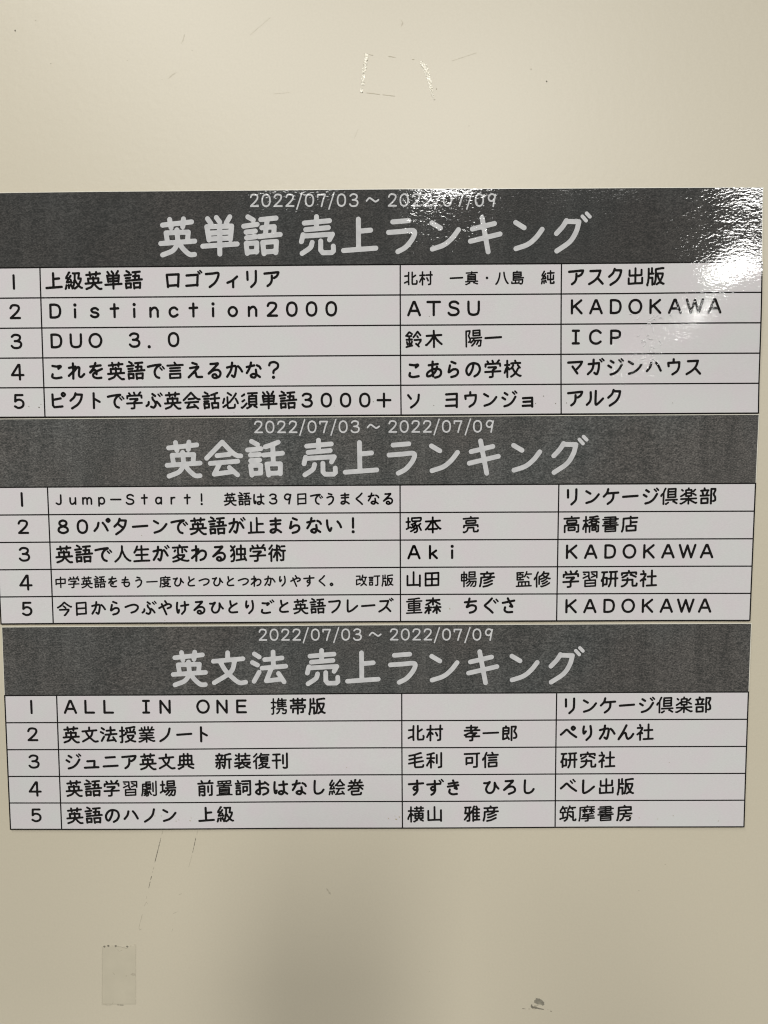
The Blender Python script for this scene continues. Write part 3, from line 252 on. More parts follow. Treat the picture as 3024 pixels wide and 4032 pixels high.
'置':'91,90 77,89;89,36 47,36;8,90 22,89;9,36 47,36;38,24 38,11;38,24 49,26;46,47 47,36;46,47 75,47 77,51 77,58;61,11 38,11;61,11 84,10 85,11 84,24;47,36 49,26;76,68 22,68;76,68 76,79;22,68 22,58;22,68 22,79;76,79 22,79;76,79 77,89;61,24 49,26;61,24 61,11;61,24 76,25 84,24;22,89 77,89;77,58 22,58;77,58 76,68;22,58 22,49 24,47 46,47;38,11 15,11 16,25 36,24;22,79 22,89',
'習':'12,43 33,34;55,12 85,12 85,31;12,11 42,12 42,31;85,44 85,31;59,22 70,26;16,22 22,24;56,41 69,36;42,31 42,44 48,49 46,57;78,89 22,89;78,89 78,73;78,73 78,57 46,57;22,89 22,73;42,31 33,34;22,73 22,57 46,57;22,73 78,73;69,36 85,31',
'術':'57,47 63,58;6,54 12,48;74,15 90,15;59,13 64,21;92,39 83,39;22,7 18,14;8,26 12,21;49,8 48,32;34,32 48,32;68,67 63,58;69,89 72,91 82,89;25,28 22,34;18,92 18,47 17,46;49,91 49,47 45,46;48,32 47,45 45,46;63,58 61,54 63,58;63,58 62,55 63,58;12,21 14,18 12,21;83,39 72,39 65,32 48,32;83,39 83,86 82,89;12,48 17,46;22,34 19,39 17,46;63,58 66,63 63,58;63,58 66,64;31,71 39,56;39,56 41,49 45,46;63,58 66,62 63,58',
'装':'87,69 83,69 79,71;92,90 88,90 72,83;49,52 52,60;19,19 13,15;42,21 66,21;66,8 66,21;45,43 66,43;88,43 66,43;90,21 66,21;8,79 12,79 31,72;31,47 30,33;8,60 42,60 43,61;91,60 52,60;55,85 29,90;31,8 30,33;30,33 23,34 11,40;31,72 29,75 29,90;31,72 36,69 31,72;43,61 41,66;66,43 66,21;52,60 54,61 54,66 58,71;68,78 69,81 72,83;43,61 49,60;31,72 39,67;68,78 64,77 61,74;79,71 70,76',
'言':'76,36 23,37;9,22 52,22 55,19;23,51 76,51;91,22 54,22 55,19;55,19 47,8;77,88 22,88;77,88 77,67 22,67 22,88',
'訂':'12,37 36,37;59,90 71,90 75,89;92,16 76,16;8,24 39,24;36,50 12,50;49,16 76,16;35,64 12,64;35,64 35,86 12,86;76,16 76,87;12,86 12,64',
'詞':'49,75 50,69;33,50 11,50;12,37 32,37;23,15 20,8;37,24 8,24;44,12 89,12 89,86 88,90;76,28 47,28;76,92 83,92 88,90;50,69 50,44;50,69 71,68;71,68 72,44 50,44;12,86 12,64;12,86 33,86 33,63 12,64',
'郎':'74,79 82,79 86,76;61,91 61,14 85,14 84,22 78,35;47,84 42,76 40,75;36,65 40,75;14,36 14,21 15,19 31,19;14,36 14,53;14,36 45,36;86,76 88,74 89,68 88,61 86,56;79,46 86,56;40,75 21,82 14,84;29,10 31,14 31,19;14,84 14,53;45,36 45,20 31,19;45,36 44,53 14,53;78,35 76,39 76,43',
'部':'51,19 32,18;46,27 41,39 39,46;9,46 39,46;19,27 22,38;78,78 84,77 89,74 89,61 87,54;29,7 32,18;53,46 39,46;11,19 32,18;66,91 66,12 88,13 88,21 81,36;14,87 14,62 48,62 48,87;82,47 87,54;48,87 14,87;81,36 79,39 81,45',
'重':'8,89 49,89;79,9 75,8 49,11;9,24 49,24;91,24 49,24;84,74 49,74;91,89 49,89;16,74 49,74;18,12 49,11;49,24 49,11;49,74 49,89;19,49 19,38 21,36 49,36;19,49 19,60 20,62 49,62;80,49 81,37 79,36 49,36;80,49 80,61;49,62 49,74;49,36 49,24;49,49 19,49;49,49 49,36;49,49 49,62;49,49 80,49;49,62 80,61',
'鈴':'38,61 34,74;38,50 24,50;14,75 11,62;9,50 24,50;8,88 25,84;35,32 24,33;51,54 85,54 84,61 69,80;74,89 69,84 69,80;7,30 13,24;66,35 70,41;39,82 25,84;46,39 53,31;62,77 59,74 62,77;53,31 50,34 53,31;69,80 66,80 62,77;25,12 22,13 13,24;25,12 39,22;77,23 74,19 77,23;77,23 75,20 77,23;53,31 56,27 53,31;53,31 57,27;53,31 58,25 53,31;13,24 16,22 13,24;24,50 25,84;77,23 79,26 77,23;24,33 15,32 11,29 13,24;24,33 24,50;13,24 11,27 13,24;68,12 64,16;68,12 71,14 73,18;62,77 64,79 62,77;64,16 59,24;83,31 80,27 83,31',
'陽':'38,49 52,50;40,89 50,80;23,69 27,69 29,67;92,49 52,50;76,92 84,92 86,89 89,63 75,63;36,73 41,68;11,92 11,12 29,11 31,12 30,19 24,35 24,38 31,52 32,60 29,67;59,63 49,62;59,63 58,69 50,80;59,63 75,63;41,68 39,71 41,68;49,62 46,63 41,68;41,68 44,66 41,68;50,80 55,74 50,80;52,50 49,62;48,24 48,11 83,11 83,24;48,24 48,37 82,37 84,37 83,24;83,24 48,24;50,80 53,77 50,80;50,80 55,73 50,80;50,80 56,72 50,80;50,80 42,88 50,80;50,80 42,87 50,80;50,80 45,86 50,80;50,80 53,76 50,80;75,63 74,69 69,78;50,80 56,71;69,78 66,83',
'雅':'42,12 35,13;62,8 57,18 56,25;23,90 32,90 34,89 35,86 35,50 31,48;74,9 77,16 76,26;8,82 16,72;56,92 56,86;91,86 76,86;89,66 77,66;90,26 76,26;89,46 76,46;11,12 35,13;15,22 11,46 29,46 31,48;56,86 56,66;56,86 76,86;31,48 28,50 24,60;52,36 47,39 52,36;52,36 48,37 52,36;56,25 76,26;16,72 19,69 16,72;16,72 19,68 16,72;16,72 20,67 16,72;52,36 53,34 51,34 52,36;52,36 54,33 56,27;56,66 56,46;56,66 77,66;16,72 14,75 16,72;76,46 76,26;76,46 56,46;16,72 14,76 16,72;31,48 34,46 31,48;76,46 77,66;52,36 48,36 52,36;35,13 35,45 31,48;56,46 56,36 52,36;16,72 12,77 16,72;16,72 24,60;77,66 76,86;31,48 36,46 42,46;46,42 44,44 46,42;46,42 47,39 46,42',
'須':'91,12 66,12;57,82 51,85;36,91 38,92 51,85;11,54 22,47;6,87 10,89 12,87;34,66 21,80 12,87;9,25 22,16;76,83 78,82 89,89;42,12 66,12;51,85 54,83 51,85;87,58 87,42;87,58 88,73 86,74 47,73 47,58;22,16 20,19 22,16;51,85 46,88 51,85;51,85 48,87 51,85;64,27 48,27 47,42;64,27 66,12;64,27 87,27 87,42;47,58 47,42;47,58 87,58;47,42 87,42;51,85 45,88',
'高':'9,17 50,17;89,17 50,17;49,8 50,17;12,91 12,56 14,55 86,55 86,89 85,90;76,92 84,92 85,90;32,82 32,67 66,67 67,68 67,80 66,82 32,82;24,35 25,29 73,29 75,30 76,42 74,44 26,44 24,42 24,35',
}
HAND={
'英':'14,23 83,16;31,10 34,29;64,9 62,27;48,34 50,64;22,41 75,39.5 73,57;22,41 24.5,58;9,65.5 90,60.5;~50,62 46,72 36,83 13,92;~51,62 62,78 77,91 89,91.5',
'単':'21,9 29,20;42,6.5 50,17;74,5 65.5,19;24,58 19,27.5 78.5,26.5 75,57;23.5,42.5 76,40;24,56 75,54;49.5,27 49.5,91;9,72.5 91,68',
'語':'17,5.5 30,13;7,27 39,23;12.5,40.7 34.5,38.5;13.6,54 35,51.6;15,90 12.5,67 38,66 37,87;15,87 38,85.7;47.7,12 84,8.8;63,13 58,49.5;50,31 79.6,28.6 78.5,47;43.3,51.2 93.8,46.8;55,91 52,65 85,63 83,89;55,87 84,85.7',
'売':'47,6.6 47,33;18,21 78,16;21.3,36.3 75.2,32;15,48 11,64;15.5,51 85,47.3 78,60;~36.7,66 32,78 12.5,91.2;57,63 57,84 62,90 83,90 87.5,86 87,75',
'上':'46.6,13 47.3,82;50,40.7 76,38.5;11.4,85.3 88.4,80.2',
'ラ':'28.6,19.8 67,17;~18.7,44 50,42 79,40.7 77,57 60,78 41,88.6',
'ン':'22,22.4 42.4,34.5;~85.5,38.5 70.5,58 50.8,73.6 23.3,83',
'キ':'41.5,11 57,90;18.7,37 71.4,24.6;14.3,65.3 85,48.8',
'グ':'~43,18.7 34,33 19.8,48.4;43,20.5 73,21.5;~73,21.5 67,44 51.6,68 21,89;*81,9 90,19;*91,2 99,10',
'会':'45.4,9.6 6.3,48.8;~45.4,9.6 68,34 81,42.7 90,43.5;32,42.7 62,39.8;15,61.5 82.3,56.6;38.7,61 24,88 70,82;61.5,72 81.2,90',
'話':'17,8.5 31.5,16.3;7,29.3 39.4,26.4;13.6,42 36,40.5;14,55.5 36,54;16.3,91 13.6,67.3 38.3,66.8 37.8,86;16,87 38,86;~50.6,22 65,17.5 82,10.8;68.6,18.6 69.3,62;46,42 92,37.7;57.4,91 53.6,64 86.5,63.5 86,88;57,87 86,86',
'文':'46,11 46,27;10.2,32.5 84,26.4;~63.6,31 53,60 11.4,87;~27.3,34 42,58.6 71.6,86 89.8,86',
'法':'12.5,14.3 24.5,22.3;7.5,36 20,42.7;24,61 11,84;59.3,9.8 59.8,49;38.2,29 81.4,25;31.4,50.7 90.5,46;55,50 41.6,83 79,79;72.3,64.3 86,86',
'ア':'~14,25 50,22 80,19 84,22 76,38 62,47;~51,36 50,60 42,76 29,86',
'ィ':'~75,38 52,57 26,68;55,57 55,90',
'ウ':'49,12 49,28;24,46 22,30 78,27;~78,27 76,52 66,72 44,87',
'ガ':'18,34 70,29;~70,29 69,55 62,80 56,84 47,78;~43,12 41,45 32,66 14,84;*75,12 84,22;*86,7 95,16',
'ク':'~44,12 36,32 17,50;44,18 77,19;~77,19 71,45 54,70 24,90',
'ケ':'~34,12 28,32 12,50;30,34 86,30;~62,32 60,58 50,75 33,88',
'ゴ':'20,30 76,27 73,80;18,81 75,77;*78,12 87,22;*88,7 96,16',
'ジ':'30,18 44,27;18,42 32,51;~86,38 70,64 50,80 28,87;*72,14 82,24;*84,9 93,18',
'ス':'22,22 72,20;~72,20 62,48 42,70 16,86;58,56 84,84',
'ズ':'20,24 68,22;~68,22 58,50 40,70 14,86;54,56 80,84;*76,12 86,22;*87,7 96,16',
'ソ':'22,24 36,42;~78,22 74,50 58,72 36,88',
'タ':'~44,10 36,30 16,50;44,18 76,19;~76,19 70,46 52,70 24,90;36,38 62,58',
'ト':'38,12 38,88;40,40 68,56',
'ニ':'26,28 74,25;14,76 88,72',
'ノ':'~72,18 64,48 46,70 22,86',
'ハ':'~36,28 30,50 14,70;~60,28 72,44 84,68',
'パ':'~34,30 28,52 12,72;~56,30 68,46 80,70;~84,10 92,17 84,25 76,17 84,10',
'ピ':'24,18 25,74 32,84 74,80;26,46 66,38;~80,10 89,18 80,27 72,18 80,10',
'フ':'~18,24 50,22 80,20 76,46 60,70 36,88',
'ベ':'~10,58 24,46 36,34 44,34 62,52 90,72;*60,18 70,30;*74,11 84,22',
'ぺ':'~10,58 24,46 36,34 44,34 62,52 90,72;~74,16 83,24 74,33 66,24 74,16',
'ペ':'~10,58 24,46 36,34 44,34 62,52 90,72;~74,16 83,24 74,33 66,24 74,16',
'マ':'14,26 84,22;~84,22 76,38 58,58;36,46 60,80',
'ュ':'28,48 66,46 64,80;14,83 86,80',
'ョ':'26,46 74,44 74,90;28,65 73,63;24,86 73,84',
'ヨ':'22,22 78,19 77,88;24,50 77,48;20,82 77,80',
'リ':'27,16 28,54;~70,12 70,48 66,70 46,90',
'ル':'~28,22 28,52 22,70 8,84;~54,16 52,60 54,84 72,72 90,54',
'レ':'~28,16 27,60 31,84 56,74 84,50',
'ロ':'25,86 20,26 80,24 76,84;25,80 77,77',
'ー':'12,52 86,47',
'・':'50,50 50.5,50',
'あ':'24,28 70,22;~44,10 42,50 46,84;~66,36 56,62 34,80 16,82 18,66 38,52 62,46 82,52 86,70 76,84 56,90',
'い':'~16,24 18,52 26,74 32,78 38,64;~70,30 80,42 88,60',
'う':'36,14 58,20;~26,42 48,34 66,38 68,56 58,76 38,90',
'え':'38,12 60,19;~26,38 50,34 68,32 52,50 18,84;~40,64 52,58 56,72 62,82 86,82',
'お':'18,32 60,27;~38,12 38,50 38,84 24,82 18,72 38,56 64,50 82,60 78,78 56,88;66,20 84,34',
'か':'~14,36 40,30 58,30 58,52 50,82 38,76;~40,12 34,48 14,82;~70,30 80,40 90,56',
'が':'~12,38 36,32 54,32 54,54 46,84 36,78;~36,14 32,48 12,82;~66,32 74,42 84,60;*72,14 81,24;*84,8 92,18',
'き':'24,30 72,23;20,46 76,38;~48,12 56,36 68,58 56,54;~30,62 28,78 44,88 68,86',
'く':'~68,12 50,32 30,48 34,56 54,72 70,88',
'ぐ':'~60,12 42,32 24,48 28,56 48,72 64,88;*70,24 80,36;*83,17 92,28',
'け':'~20,20 17,48 20,76 26,80 30,64;42,40 86,33;~64,16 66,52 62,70 46,88',
'こ':'~28,24 50,27 66,24 70,28 58,38;~28,66 26,80 44,86 72,82',
'ご':'~24,28 46,30 58,28 62,32 52,40;~22,68 20,82 38,88 68,84;*70,16 79,26;*82,10 91,20',
'さ':'18,36 78,24;~44,12 56,36 68,56 56,54;~30,60 28,76 42,86 68,85',
'し':'~32,14 30,50 33,78 50,84 68,76 78,62',
'す':'12,32 88,27;~56,12 57,36 56,56 44,64 36,54 44,45 55,48 58,64 50,80 38,90',
'ず':'10,34 80,30;~50,14 51,38 50,58 38,66 30,56 38,47 49,50 52,66 44,82 32,90;*74,12 83,22;*86,7 95,17',
'ち':'18,32 76,26;~42,12 36,40 28,58 50,48 72,52 76,68 64,82 44,88',
'つ':'~12,44 40,34 64,30 84,38 84,54 68,70 46,78',
'で':'~12,30 40,24 76,20 60,30 48,46 46,64 54,80 68,86;*74,36 83,46;*86,30 94,40',
'と':'~34,14 36,32 42,46;~72,28 48,42 30,58 28,74 42,82 74,80',
'な':'14,34 52,26;~36,12 28,40 14,64;~66,26 78,32 84,42;~60,48 62,70 54,86 38,84 34,76 46,69 62,72 80,84',
'の':'~52,22 46,50 30,78 18,70 16,50 30,28 52,20 76,28 84,52 74,74 56,86',
'は':'~18,20 16,48 18,76 24,80 28,66;42,36 84,31;~64,16 66,50 66,72 56,86 42,84 40,75 52,69 68,73 84,84',
'ひ':'~14,28 30,28 44,22 32,40 24,62 34,80 54,80 68,60 70,26;~70,26 78,44 90,58',
'ぶ':'~44,16 52,22 58,26;~44,34 46,44 56,56 60,72 50,86 36,82;~24,58 22,70 12,78;~66,56 76,66 84,78;*74,18 83,28;*86,12 94,22',
'ま':'24,26 76,22;26,44 74,40;~50,12 51,48 50,76 38,86 24,82 28,72 44,68 60,72 78,84',
'も':'~48,12 40,40 36,68 46,84 66,82 76,66 72,52;22,34 66,32;20,54 64,52',
'や':'~12,52 40,38 66,28 82,34 80,46 62,54;48,10 58,26;~28,28 40,56 54,90',
'ら':'40,12 60,20;~32,30 28,48 26,64 48,50 68,52 72,68 60,82 38,88',
'り':'~30,16 27,36 30,54 40,42;~64,14 68,40 64,66 44,88',
'る':'~30,18 50,17 68,16 48,38 20,66 44,50 68,48 80,62 74,80 54,88 40,82 42,72 54,70 62,80',
'れ':'~32,12 33,50 32,88;12,34 44,28;~44,28 32,52 10,74;~36,52 54,32 64,34 62,54 62,74 72,80 88,66',
'ろ':'~28,18 50,17 68,16 48,38 20,66 44,50 66,48 78,60 74,76 46,88',
'わ':'~32,12 33,50 32,88;12,34 44,28;~44,28 32,52 10,74;~36,54 58,36 78,40 82,58 72,76 54,84',
'を':'20,28 72,22;~46,10 36,36 18,58 38,44 50,52 50,66;~78,40 52,52 34,66 36,80 54,86 74,84',
'ん':'~52,12 34,48 12,86 34,56 48,54 52,70 60,84 76,76 88,58',
'！':'50,14 50,62;50,84 50.5,84',
'？':'~28,26 34,14 54,10 72,20 70,38 52,52 49,64;49,86 49.5,86',
'＋':'50,17 50,83;17,50 83,50',
'－':'16,50 84,50',
'．':'24,84 24.5,84',
'。':'~22,70 31,79 22,88 13,79 22,70',
'/':'66,8 30,98',
'〜':'~10,54 28,38 48,48 66,58 84,48',
'０':'~50,17 68,26 74,49 68,73 50,82 32,73 26,49 32,26 50,17',
'１':'50,17 50,82',
'２':'~28,32 35,20 50,17 67,22 70,36 58,54 28,81;28,81 74,81',
'３':'~28,26 38,18 54,17 68,24 67,38 55,47 42,48;~55,48 70,54 74,66 66,79 48,83 34,80 26,72',
'４':'62,90 62,17 56,17 22,68 80,68',
'５':'70,18 34,18 32,50;~32,50 44,42 60,43 72,54 72,70 62,80 46,83 30,75',
'７':'26,32 26,19 72,19;~72,19 60,48 50,83',
'８':'~50,47 34,38 34,24 50,17 66,24 66,38 50,47 30,56 28,73 50,82 72,73 70,56 50,47',
'９':'~66,40 54,54 36,50 30,34 42,18 60,18 70,28;72,20 66,50 60,83',
'Ａ':'21,82 47,18 53,18 79,82;32,61 68,61',
'Ｃ':'~76,28 62,18 44,18 28,30 23,50 28,70 44,81 62,81 76,72',
'Ｄ':'26,18 26,81;~26,18 50,18 68,26 75,49 68,73 50,81 26,81',
'Ｅ':'74,18 30,18 30,81 75,81;30,48 70,48',
'Ｉ':'35,18 65,18;50,18 50,81;35,81 65,81',
'Ｊ':'~66,18 66,64 62,78 48,82 34,74',
'Ｋ':'27,18 27,82;74,18 28,56;42,45 76,82',
'Ｌ':'30,18 30,81 74,81',
'Ｎ':'26,82 26,18 74,82 74,18',
'Ｏ':'~50,17 70,25 80,49 70,74 50,82 30,74 20,49 30,25 50,17',
'Ｐ':'30,82 30,18;~30,18 56,18 72,24 74,36 70,48 54,53 30,53',
'Ｓ':'~72,26 60,18 42,18 30,28 34,42 52,48 68,54 74,68 64,80 46,83 32,80 24,72',
'Ｔ':'18,18 80,18;49,18 49,82',
'Ｕ':'24,18 24,58;~24,58 30,76 50,82 70,76 76,58;76,58 76,18',
'Ｗ':'10,18 30,82 50,20 70,82 90,18',
'ａ':'~66,46 52,37 36,42 30,58 36,76 50,80 64,70;68,38 68,81',
'ｃ':'~68,46 56,37 42,39 31,50 31,68 42,80 56,80 69,72',
'ｉ':'50,42 50,81;50,20 50.5,20',
'ｋ':'34,18 34,82;66,42 36,64;46,58 70,82',
'ｍ':'20,38 20,81;~20,50 32,38 44,40 49,52;49,50 49,81;~49,50 60,38 73,40 79,52;79,50 79,81',
'ｎ':'32,38 32,81;~32,52 46,38 60,38 69,52;69,50 69,81',
'ｏ':'~50,37 64,43 71,59 64,75 50,81 36,75 29,59 36,43 50,37',
'ｐ':'32,38 32,94;~32,48 46,37 62,40 70,56 66,74 50,81 34,72',
'ｒ':'38,38 38,81;~38,54 46,40 62,38',
'ｓ':'~66,44 56,37 42,38 33,46 40,56 58,60 68,70 58,80 42,80 31,73',
'ｔ':'50,18 50,81;31,40 69,38',
'ｕ':'31,38 31,64;~31,64 38,79 52,79 68,64;68,38 68,81',
}

def strokes(ch):
    if ch in HAND:
        for s in HAND[ch].split(';'):
            p = [tuple(map(float, q.split(','))) for q in s.lstrip('~*').split()]
            yield (smooth_curve(p) if s[0] == '~' else np.array(p)), (.74 if s[0] == '*' else 1.0)
    else:
        for s in KANJI[ch].split(';'):
            p = np.array([tuple(map(float, q.split(','))) for q in s.split()])
            p[:, 0] = 50 + (p[:, 0] - 50) * .955; p[:, 1] = 50 + (p[:, 1] - 50) * .955
            p[:, 1] -= (p[:, 0] - 50) * .045      # brush letters: the horizontals climb a little
            yield p, 1.0
def thin(p, e):
    # Douglas-Peucker: drop points that lie on a straight run
    if len(p) < 3: return p
    q = np.array(p); a, v = q[0], q[-1] - q[0]; L = np.hypot(*v)
    ds = abs(v[0]*(q[:, 1]-a[1]) - v[1]*(q[:, 0]-a[0])) / L if L > 1e-6 else np.hypot(*(q-a).T)
    i = int(ds.argmax())
    return thin(p[:i+1], e)[:-1] + thin(p[i:], e) if ds[i] > e else [p[0], p[-1]]
_glyph = {}
def glyph(ch, wd, title=False):
    """(verts, faces) of one character in em units (0..1, y down)"""
    key = (ch, round(wd, 3), title)
    if key not in _glyph:
        for k in range(8):                       # the filler sometimes drops a loop: try again on a shifted grid
            V, F, want = outline(ch, wd, -8.0 - .17*k, 1.7 - .03*k, title); got = 0.0
            for f in F:
                for i in range(1, len(f)-1):
                    a, b_, c = V[f[0]], V[f[i]], V[f[i+1]]; got += abs((b_[0]-a[0])*(c[1]-a[1])-(b_[1]-a[1])*(c[0]-a[0])) / 2
            if abs(got - want) < .06 * want: break
        _glyph[key] = (V, F)
    return _glyph[key]
def outline(ch, wd, G0, st, title):
    G1 = 112.0
    ax = np.arange(G0, G1, st); n = len(ax); X, Y = np.meshgrid(ax, ax)
    d = np.full(X.shape, 1e9)
    fields = []
    for p, f in strokes(ch):
        q = np.full(X.shape, 1e9)
        if len(p) == 2 and np.hypot(*(p[-1] - p[0])) < 1: f = 1.35
        for a, c in zip(p[:-1], p[1:]):
            v = c - a; t = np.clip(((X-a[0])*v[0]+(Y-a[1])*v[1]) / max(v @ v, 1e-9), 0, 1)
            q = np.minimum(q, np.hypot(X-a[0]-t*v[0], Y-a[1]-t*v[1]))
        fields.append((q, f))
    def field(k): return np.minimum.reduce([q - wd * 50 * k * f for q, f in fields])
    if title: k = 1.0
    elif ch in HAND: k = .93 if ch not in '英単語売会話文法' else .86
    else: k = .66 if ch in '書真摩劇置監暢陽携重習' else .74 if ch in '鈴塚橋横場復楽島筑業高倶修絵亮' else .82   # crowded characters: thinner strokes
    d = field(k)
    # marching squares
    ins = d < 0; seg = {}
    def edge(i, j, hor):          # crossing on the grid edge that starts at node (i, j)
        a = d[i, j]; c = d[i, j+1] if hor else d[i+1, j]; t = a / (a - c)
        return (ax[j] + st * t, ax[i]) if hor else (ax[j], ax[i] + st * t)
    pts = {}
    ii, jj = np.nonzero((ins[:-1, :-1] != ins[1:, :-1]) | (ins[:-1, :-1] != ins[:-1, 1:]) | (ins[:-1, :-1] != ins[1:, 1:]))
    for i, j in zip(ii.tolist(), jj.tolist()):
        e = []
        q = [ins[i, j], ins[i, j+1], ins[i+1, j+1], ins[i+1, j]]
        E = [(i, j, 1), (i, j+1, 0), (i+1, j, 1), (i, j, 0)]
        cr = [k2 for k2 in range(4) if q[k2] != q[(k2+1) % 4]]
        for k2 in cr:
            if E[k2] not in pts: pts[E[k2]] = edge(E[k2][0], E[k2][1], E[k2][2])
        if len(cr) == 2: pr = [(cr[0], cr[1])]
        elif len(cr) == 4: pr = [(0, 1), (2, 3)] if not q[0] else [(3, 0), (1, 2)]
        else: pr = []
        for a, c in pr:
            seg.setdefault(E[a], []).append(E[c]); seg.setdefault(E[c], []).append(E[a])
    loops = []; seen = set()
    for s0 in seg:
        if s0 in seen: continue
        lp = [s0]; seen.add(s0); cur = s0
        while True:
            nx = [q for q in seg[cur] if q not in seen]
            if not nx: break
            cur = nx[0]; seen.add(cur); lp.append(cur)
        P = [pts[q] for q in lp]
        if len(P) < 4: continue
        far = max(range(len(P)), key=lambda q: (P[q][0]-P[0][0])**2 + (P[q][1]-P[0][1])**2)
        keep = thin(P[:far+1], .10)[:-1] + thin(P[far:] + P[:1], .10)[:-1]
        if len(keep) >= 3: loops.append(keep)
    cu = bpy.data.curves.new('tmp', 'CURVE'); cu.dimensions = '2D'; cu.fill_mode = 'BOTH'
    for lp in loops:
        sp = cu.splines.new('POLY'); sp.points.add(len(lp)-1); sp.use_cyclic_u = True
        for q, (x, y) in zip(sp.points, lp): q.co = (x / 100, y / 100, 0, 1)
    o = bpy.data.objects.new('tmp', cu); me = o.to_mesh()
    V = [(v.co.x, v.co.y) for v in me.vertices]; F = [tuple(f.vertices) for f in me.polygons]
    o.to_mesh_clear(); bpy.data.objects.remove(o); bpy.data.curves.remove(cu)
    return V, F, float(np.clip(.5 - d/st, 0, 1).sum()) * st * st / 1e4

W, H = .42, .12
class Sheet:
    """maps a point of the flat print (u right, v down, h out of the wall) to where the bowed strip has it"""
    def __init__(s, d, i):
        s.d = d; s.i = i; s.o = empty('laminated_ranking_sheet', (d['pos'][0], 0, Z0 - d['pos'][1])); s.o.rotation_euler = (0, d['pos'][2], 0)
    def lift(s, u, v):
        a, c = u / W, v / H
        z = 0.0011 + .00022 * math.sin(7.3*a + 2*s.i) * math.cos(2.2*c + s.i) + .00018 * math.sin(15*a + 1.7*s.i + 2*c)
        if s.i == 0:
            g = min(1, max(0, (u - .34) / .07)); g = g*g*(3-2*g)
            z += .0018 * g * math.sin(math.pi * min(1, max(0, v/.12)))**2
            z += .0002 * math.exp(-((u - .262) / .022)**2 - (v / .012)**2)
        return z
    def __call__(s, u, v, h=0.0):
        a, c = u / W, v / H
        B = (1, a, c, a*a, a*c, c*c, a*a*a, a*a*c, a*c*c, c*c*c)
        x = u + sum(p * q for p, q in zip(s.d['wx'], B)); y = v + sum(p * q for p, q in zip(s.d['wy'], B))
        return (x, -(s.lift(u, v) + h), -y)
    def patch(s, name, u0, v0, u1, v1, h, mat, nu, nv):
        V = [s(u0 + (u1-u0)*i/nu, v0 + (v1-v0)*j/nv, h) for j in range(nv+1) for i in range(nu+1)]
        F = [(j*(nu+1)+i, (j+1)*(nu+1)+i, (j+1)*(nu+1)+i+1, j*(nu+1)+i+1) for j in range(nv) for i in range(nu)]
        o = obj(name, V, F, mat, s.o)
        for p in o.data.polygons: p.use_smooth = True
        return o
    def slab(s, name, u0, v0, u1, v1, h0, h1, mat, nu, nv):
        n = (nu+1)*(nv+1)
        V = [s(u0 + (u1-u0)*i/nu, v0 + (v1-v0)*j/nv, h) for h in (h1, h0) for j in range(nv+1) for i in range(nu+1)]
        k = lambda i, j, b_=0: b_*n + j*(nu+1)+i
        F = [(k(i, j), k(i, j+1), k(i+1, j+1), k(i+1, j)) for j in range(nv) for i in range(nu)]
        F += [(k(i, j, 1), k(i+1, j, 1), k(i+1, j+1, 1), k(i, j+1, 1)) for j in range(nv) for i in range(nu)]
        F += [(k(i, 0), k(i+1, 0), k(i+1, 0, 1), k(i, 0, 1)) for i in range(nu)] + [(k(i, nv), k(i, nv, 1), k(i+1, nv, 1), k(i+1, nv)) for i in range(nu)]
        F += [(k(0, j), k(0, j, 1), k(0, j+1, 1), k(0, j+1)) for j in range(nv)] + [(k(nu, j), k(nu, j+1), k(nu, j+1, 1), k(nu, j, 1)) for j in range(nv)]
        return obj(name, V, F, mat, s.o)
    def text(s, name, items, wd, mat, h=.00022):
        """items: (char, u, v, em, slope) with (u, v) the middle of the character"""
        V, F = [], []
        for ch, u, v, em, sl, wdt in items:
            if ch in ' 　': continue
            gv, gf = glyph(ch, wd, mat is TITLE); base = len(V)
            for x, y in gv:
                dx, dy = (x - .5) * em * wdt, (y - .5) * em
                V.append(s(u + dx - dy * sl, v + dy + dx * sl, h))
            F += [tuple(base + q for q in f) for f in gf]
        return obj(name, V, F, mat, s.o)

LAB = ["top laminated strip with glare, vocabulary ranking, headed 英単語, under the glue marks",
       "middle laminated strip, conversation ranking, headed 英会話, between two other strips",
       "bottom laminated strip, grammar ranking, headed 英文法, above bare wall and old tape"]
CRUMB = m_plain('glue_crumb_glare', (.80, .80, .80), .2, .8)  # raised adhesive crumbs, with their glare put into the white colour
def bits(s, pts, mat, name, r0, h=.0003):
    for u, v, r in pts:
        V = [s(u, v, h + .00005)]; n = 6; r *= r0
        V += [s(u + r*math.cos(6.283*q/n)*random.uniform(.6, 1.3), v + r*math.sin(6.283*q/n)*random.uniform(.5, 1.1), h) for q in range(n)]
        obj(name, V, [(0, (q+1) % n + 1, q + 1) for q in range(n)], mat, s.o)
def squiggle(s, u, v, L, a, bend, wd, mat, name, h=.0003):
    V, F = [], []
    for k in range(7):
        V += [s(u + math.sin(a)*wd, v - math.cos(a)*wd, h), s(u - math.sin(a)*wd, v + math.cos(a)*wd, h), s(u, v, h+.00015)]
        u += math.cos(a)*L/6; v += math.sin(a)*L/6; a += bend/6
    for k in range(6): q = 3*k; F += [(q, q+3, q+5, q+2), (q+2, q+5, q+4, q+1)]
    obj(name, V, F, mat, s.o)
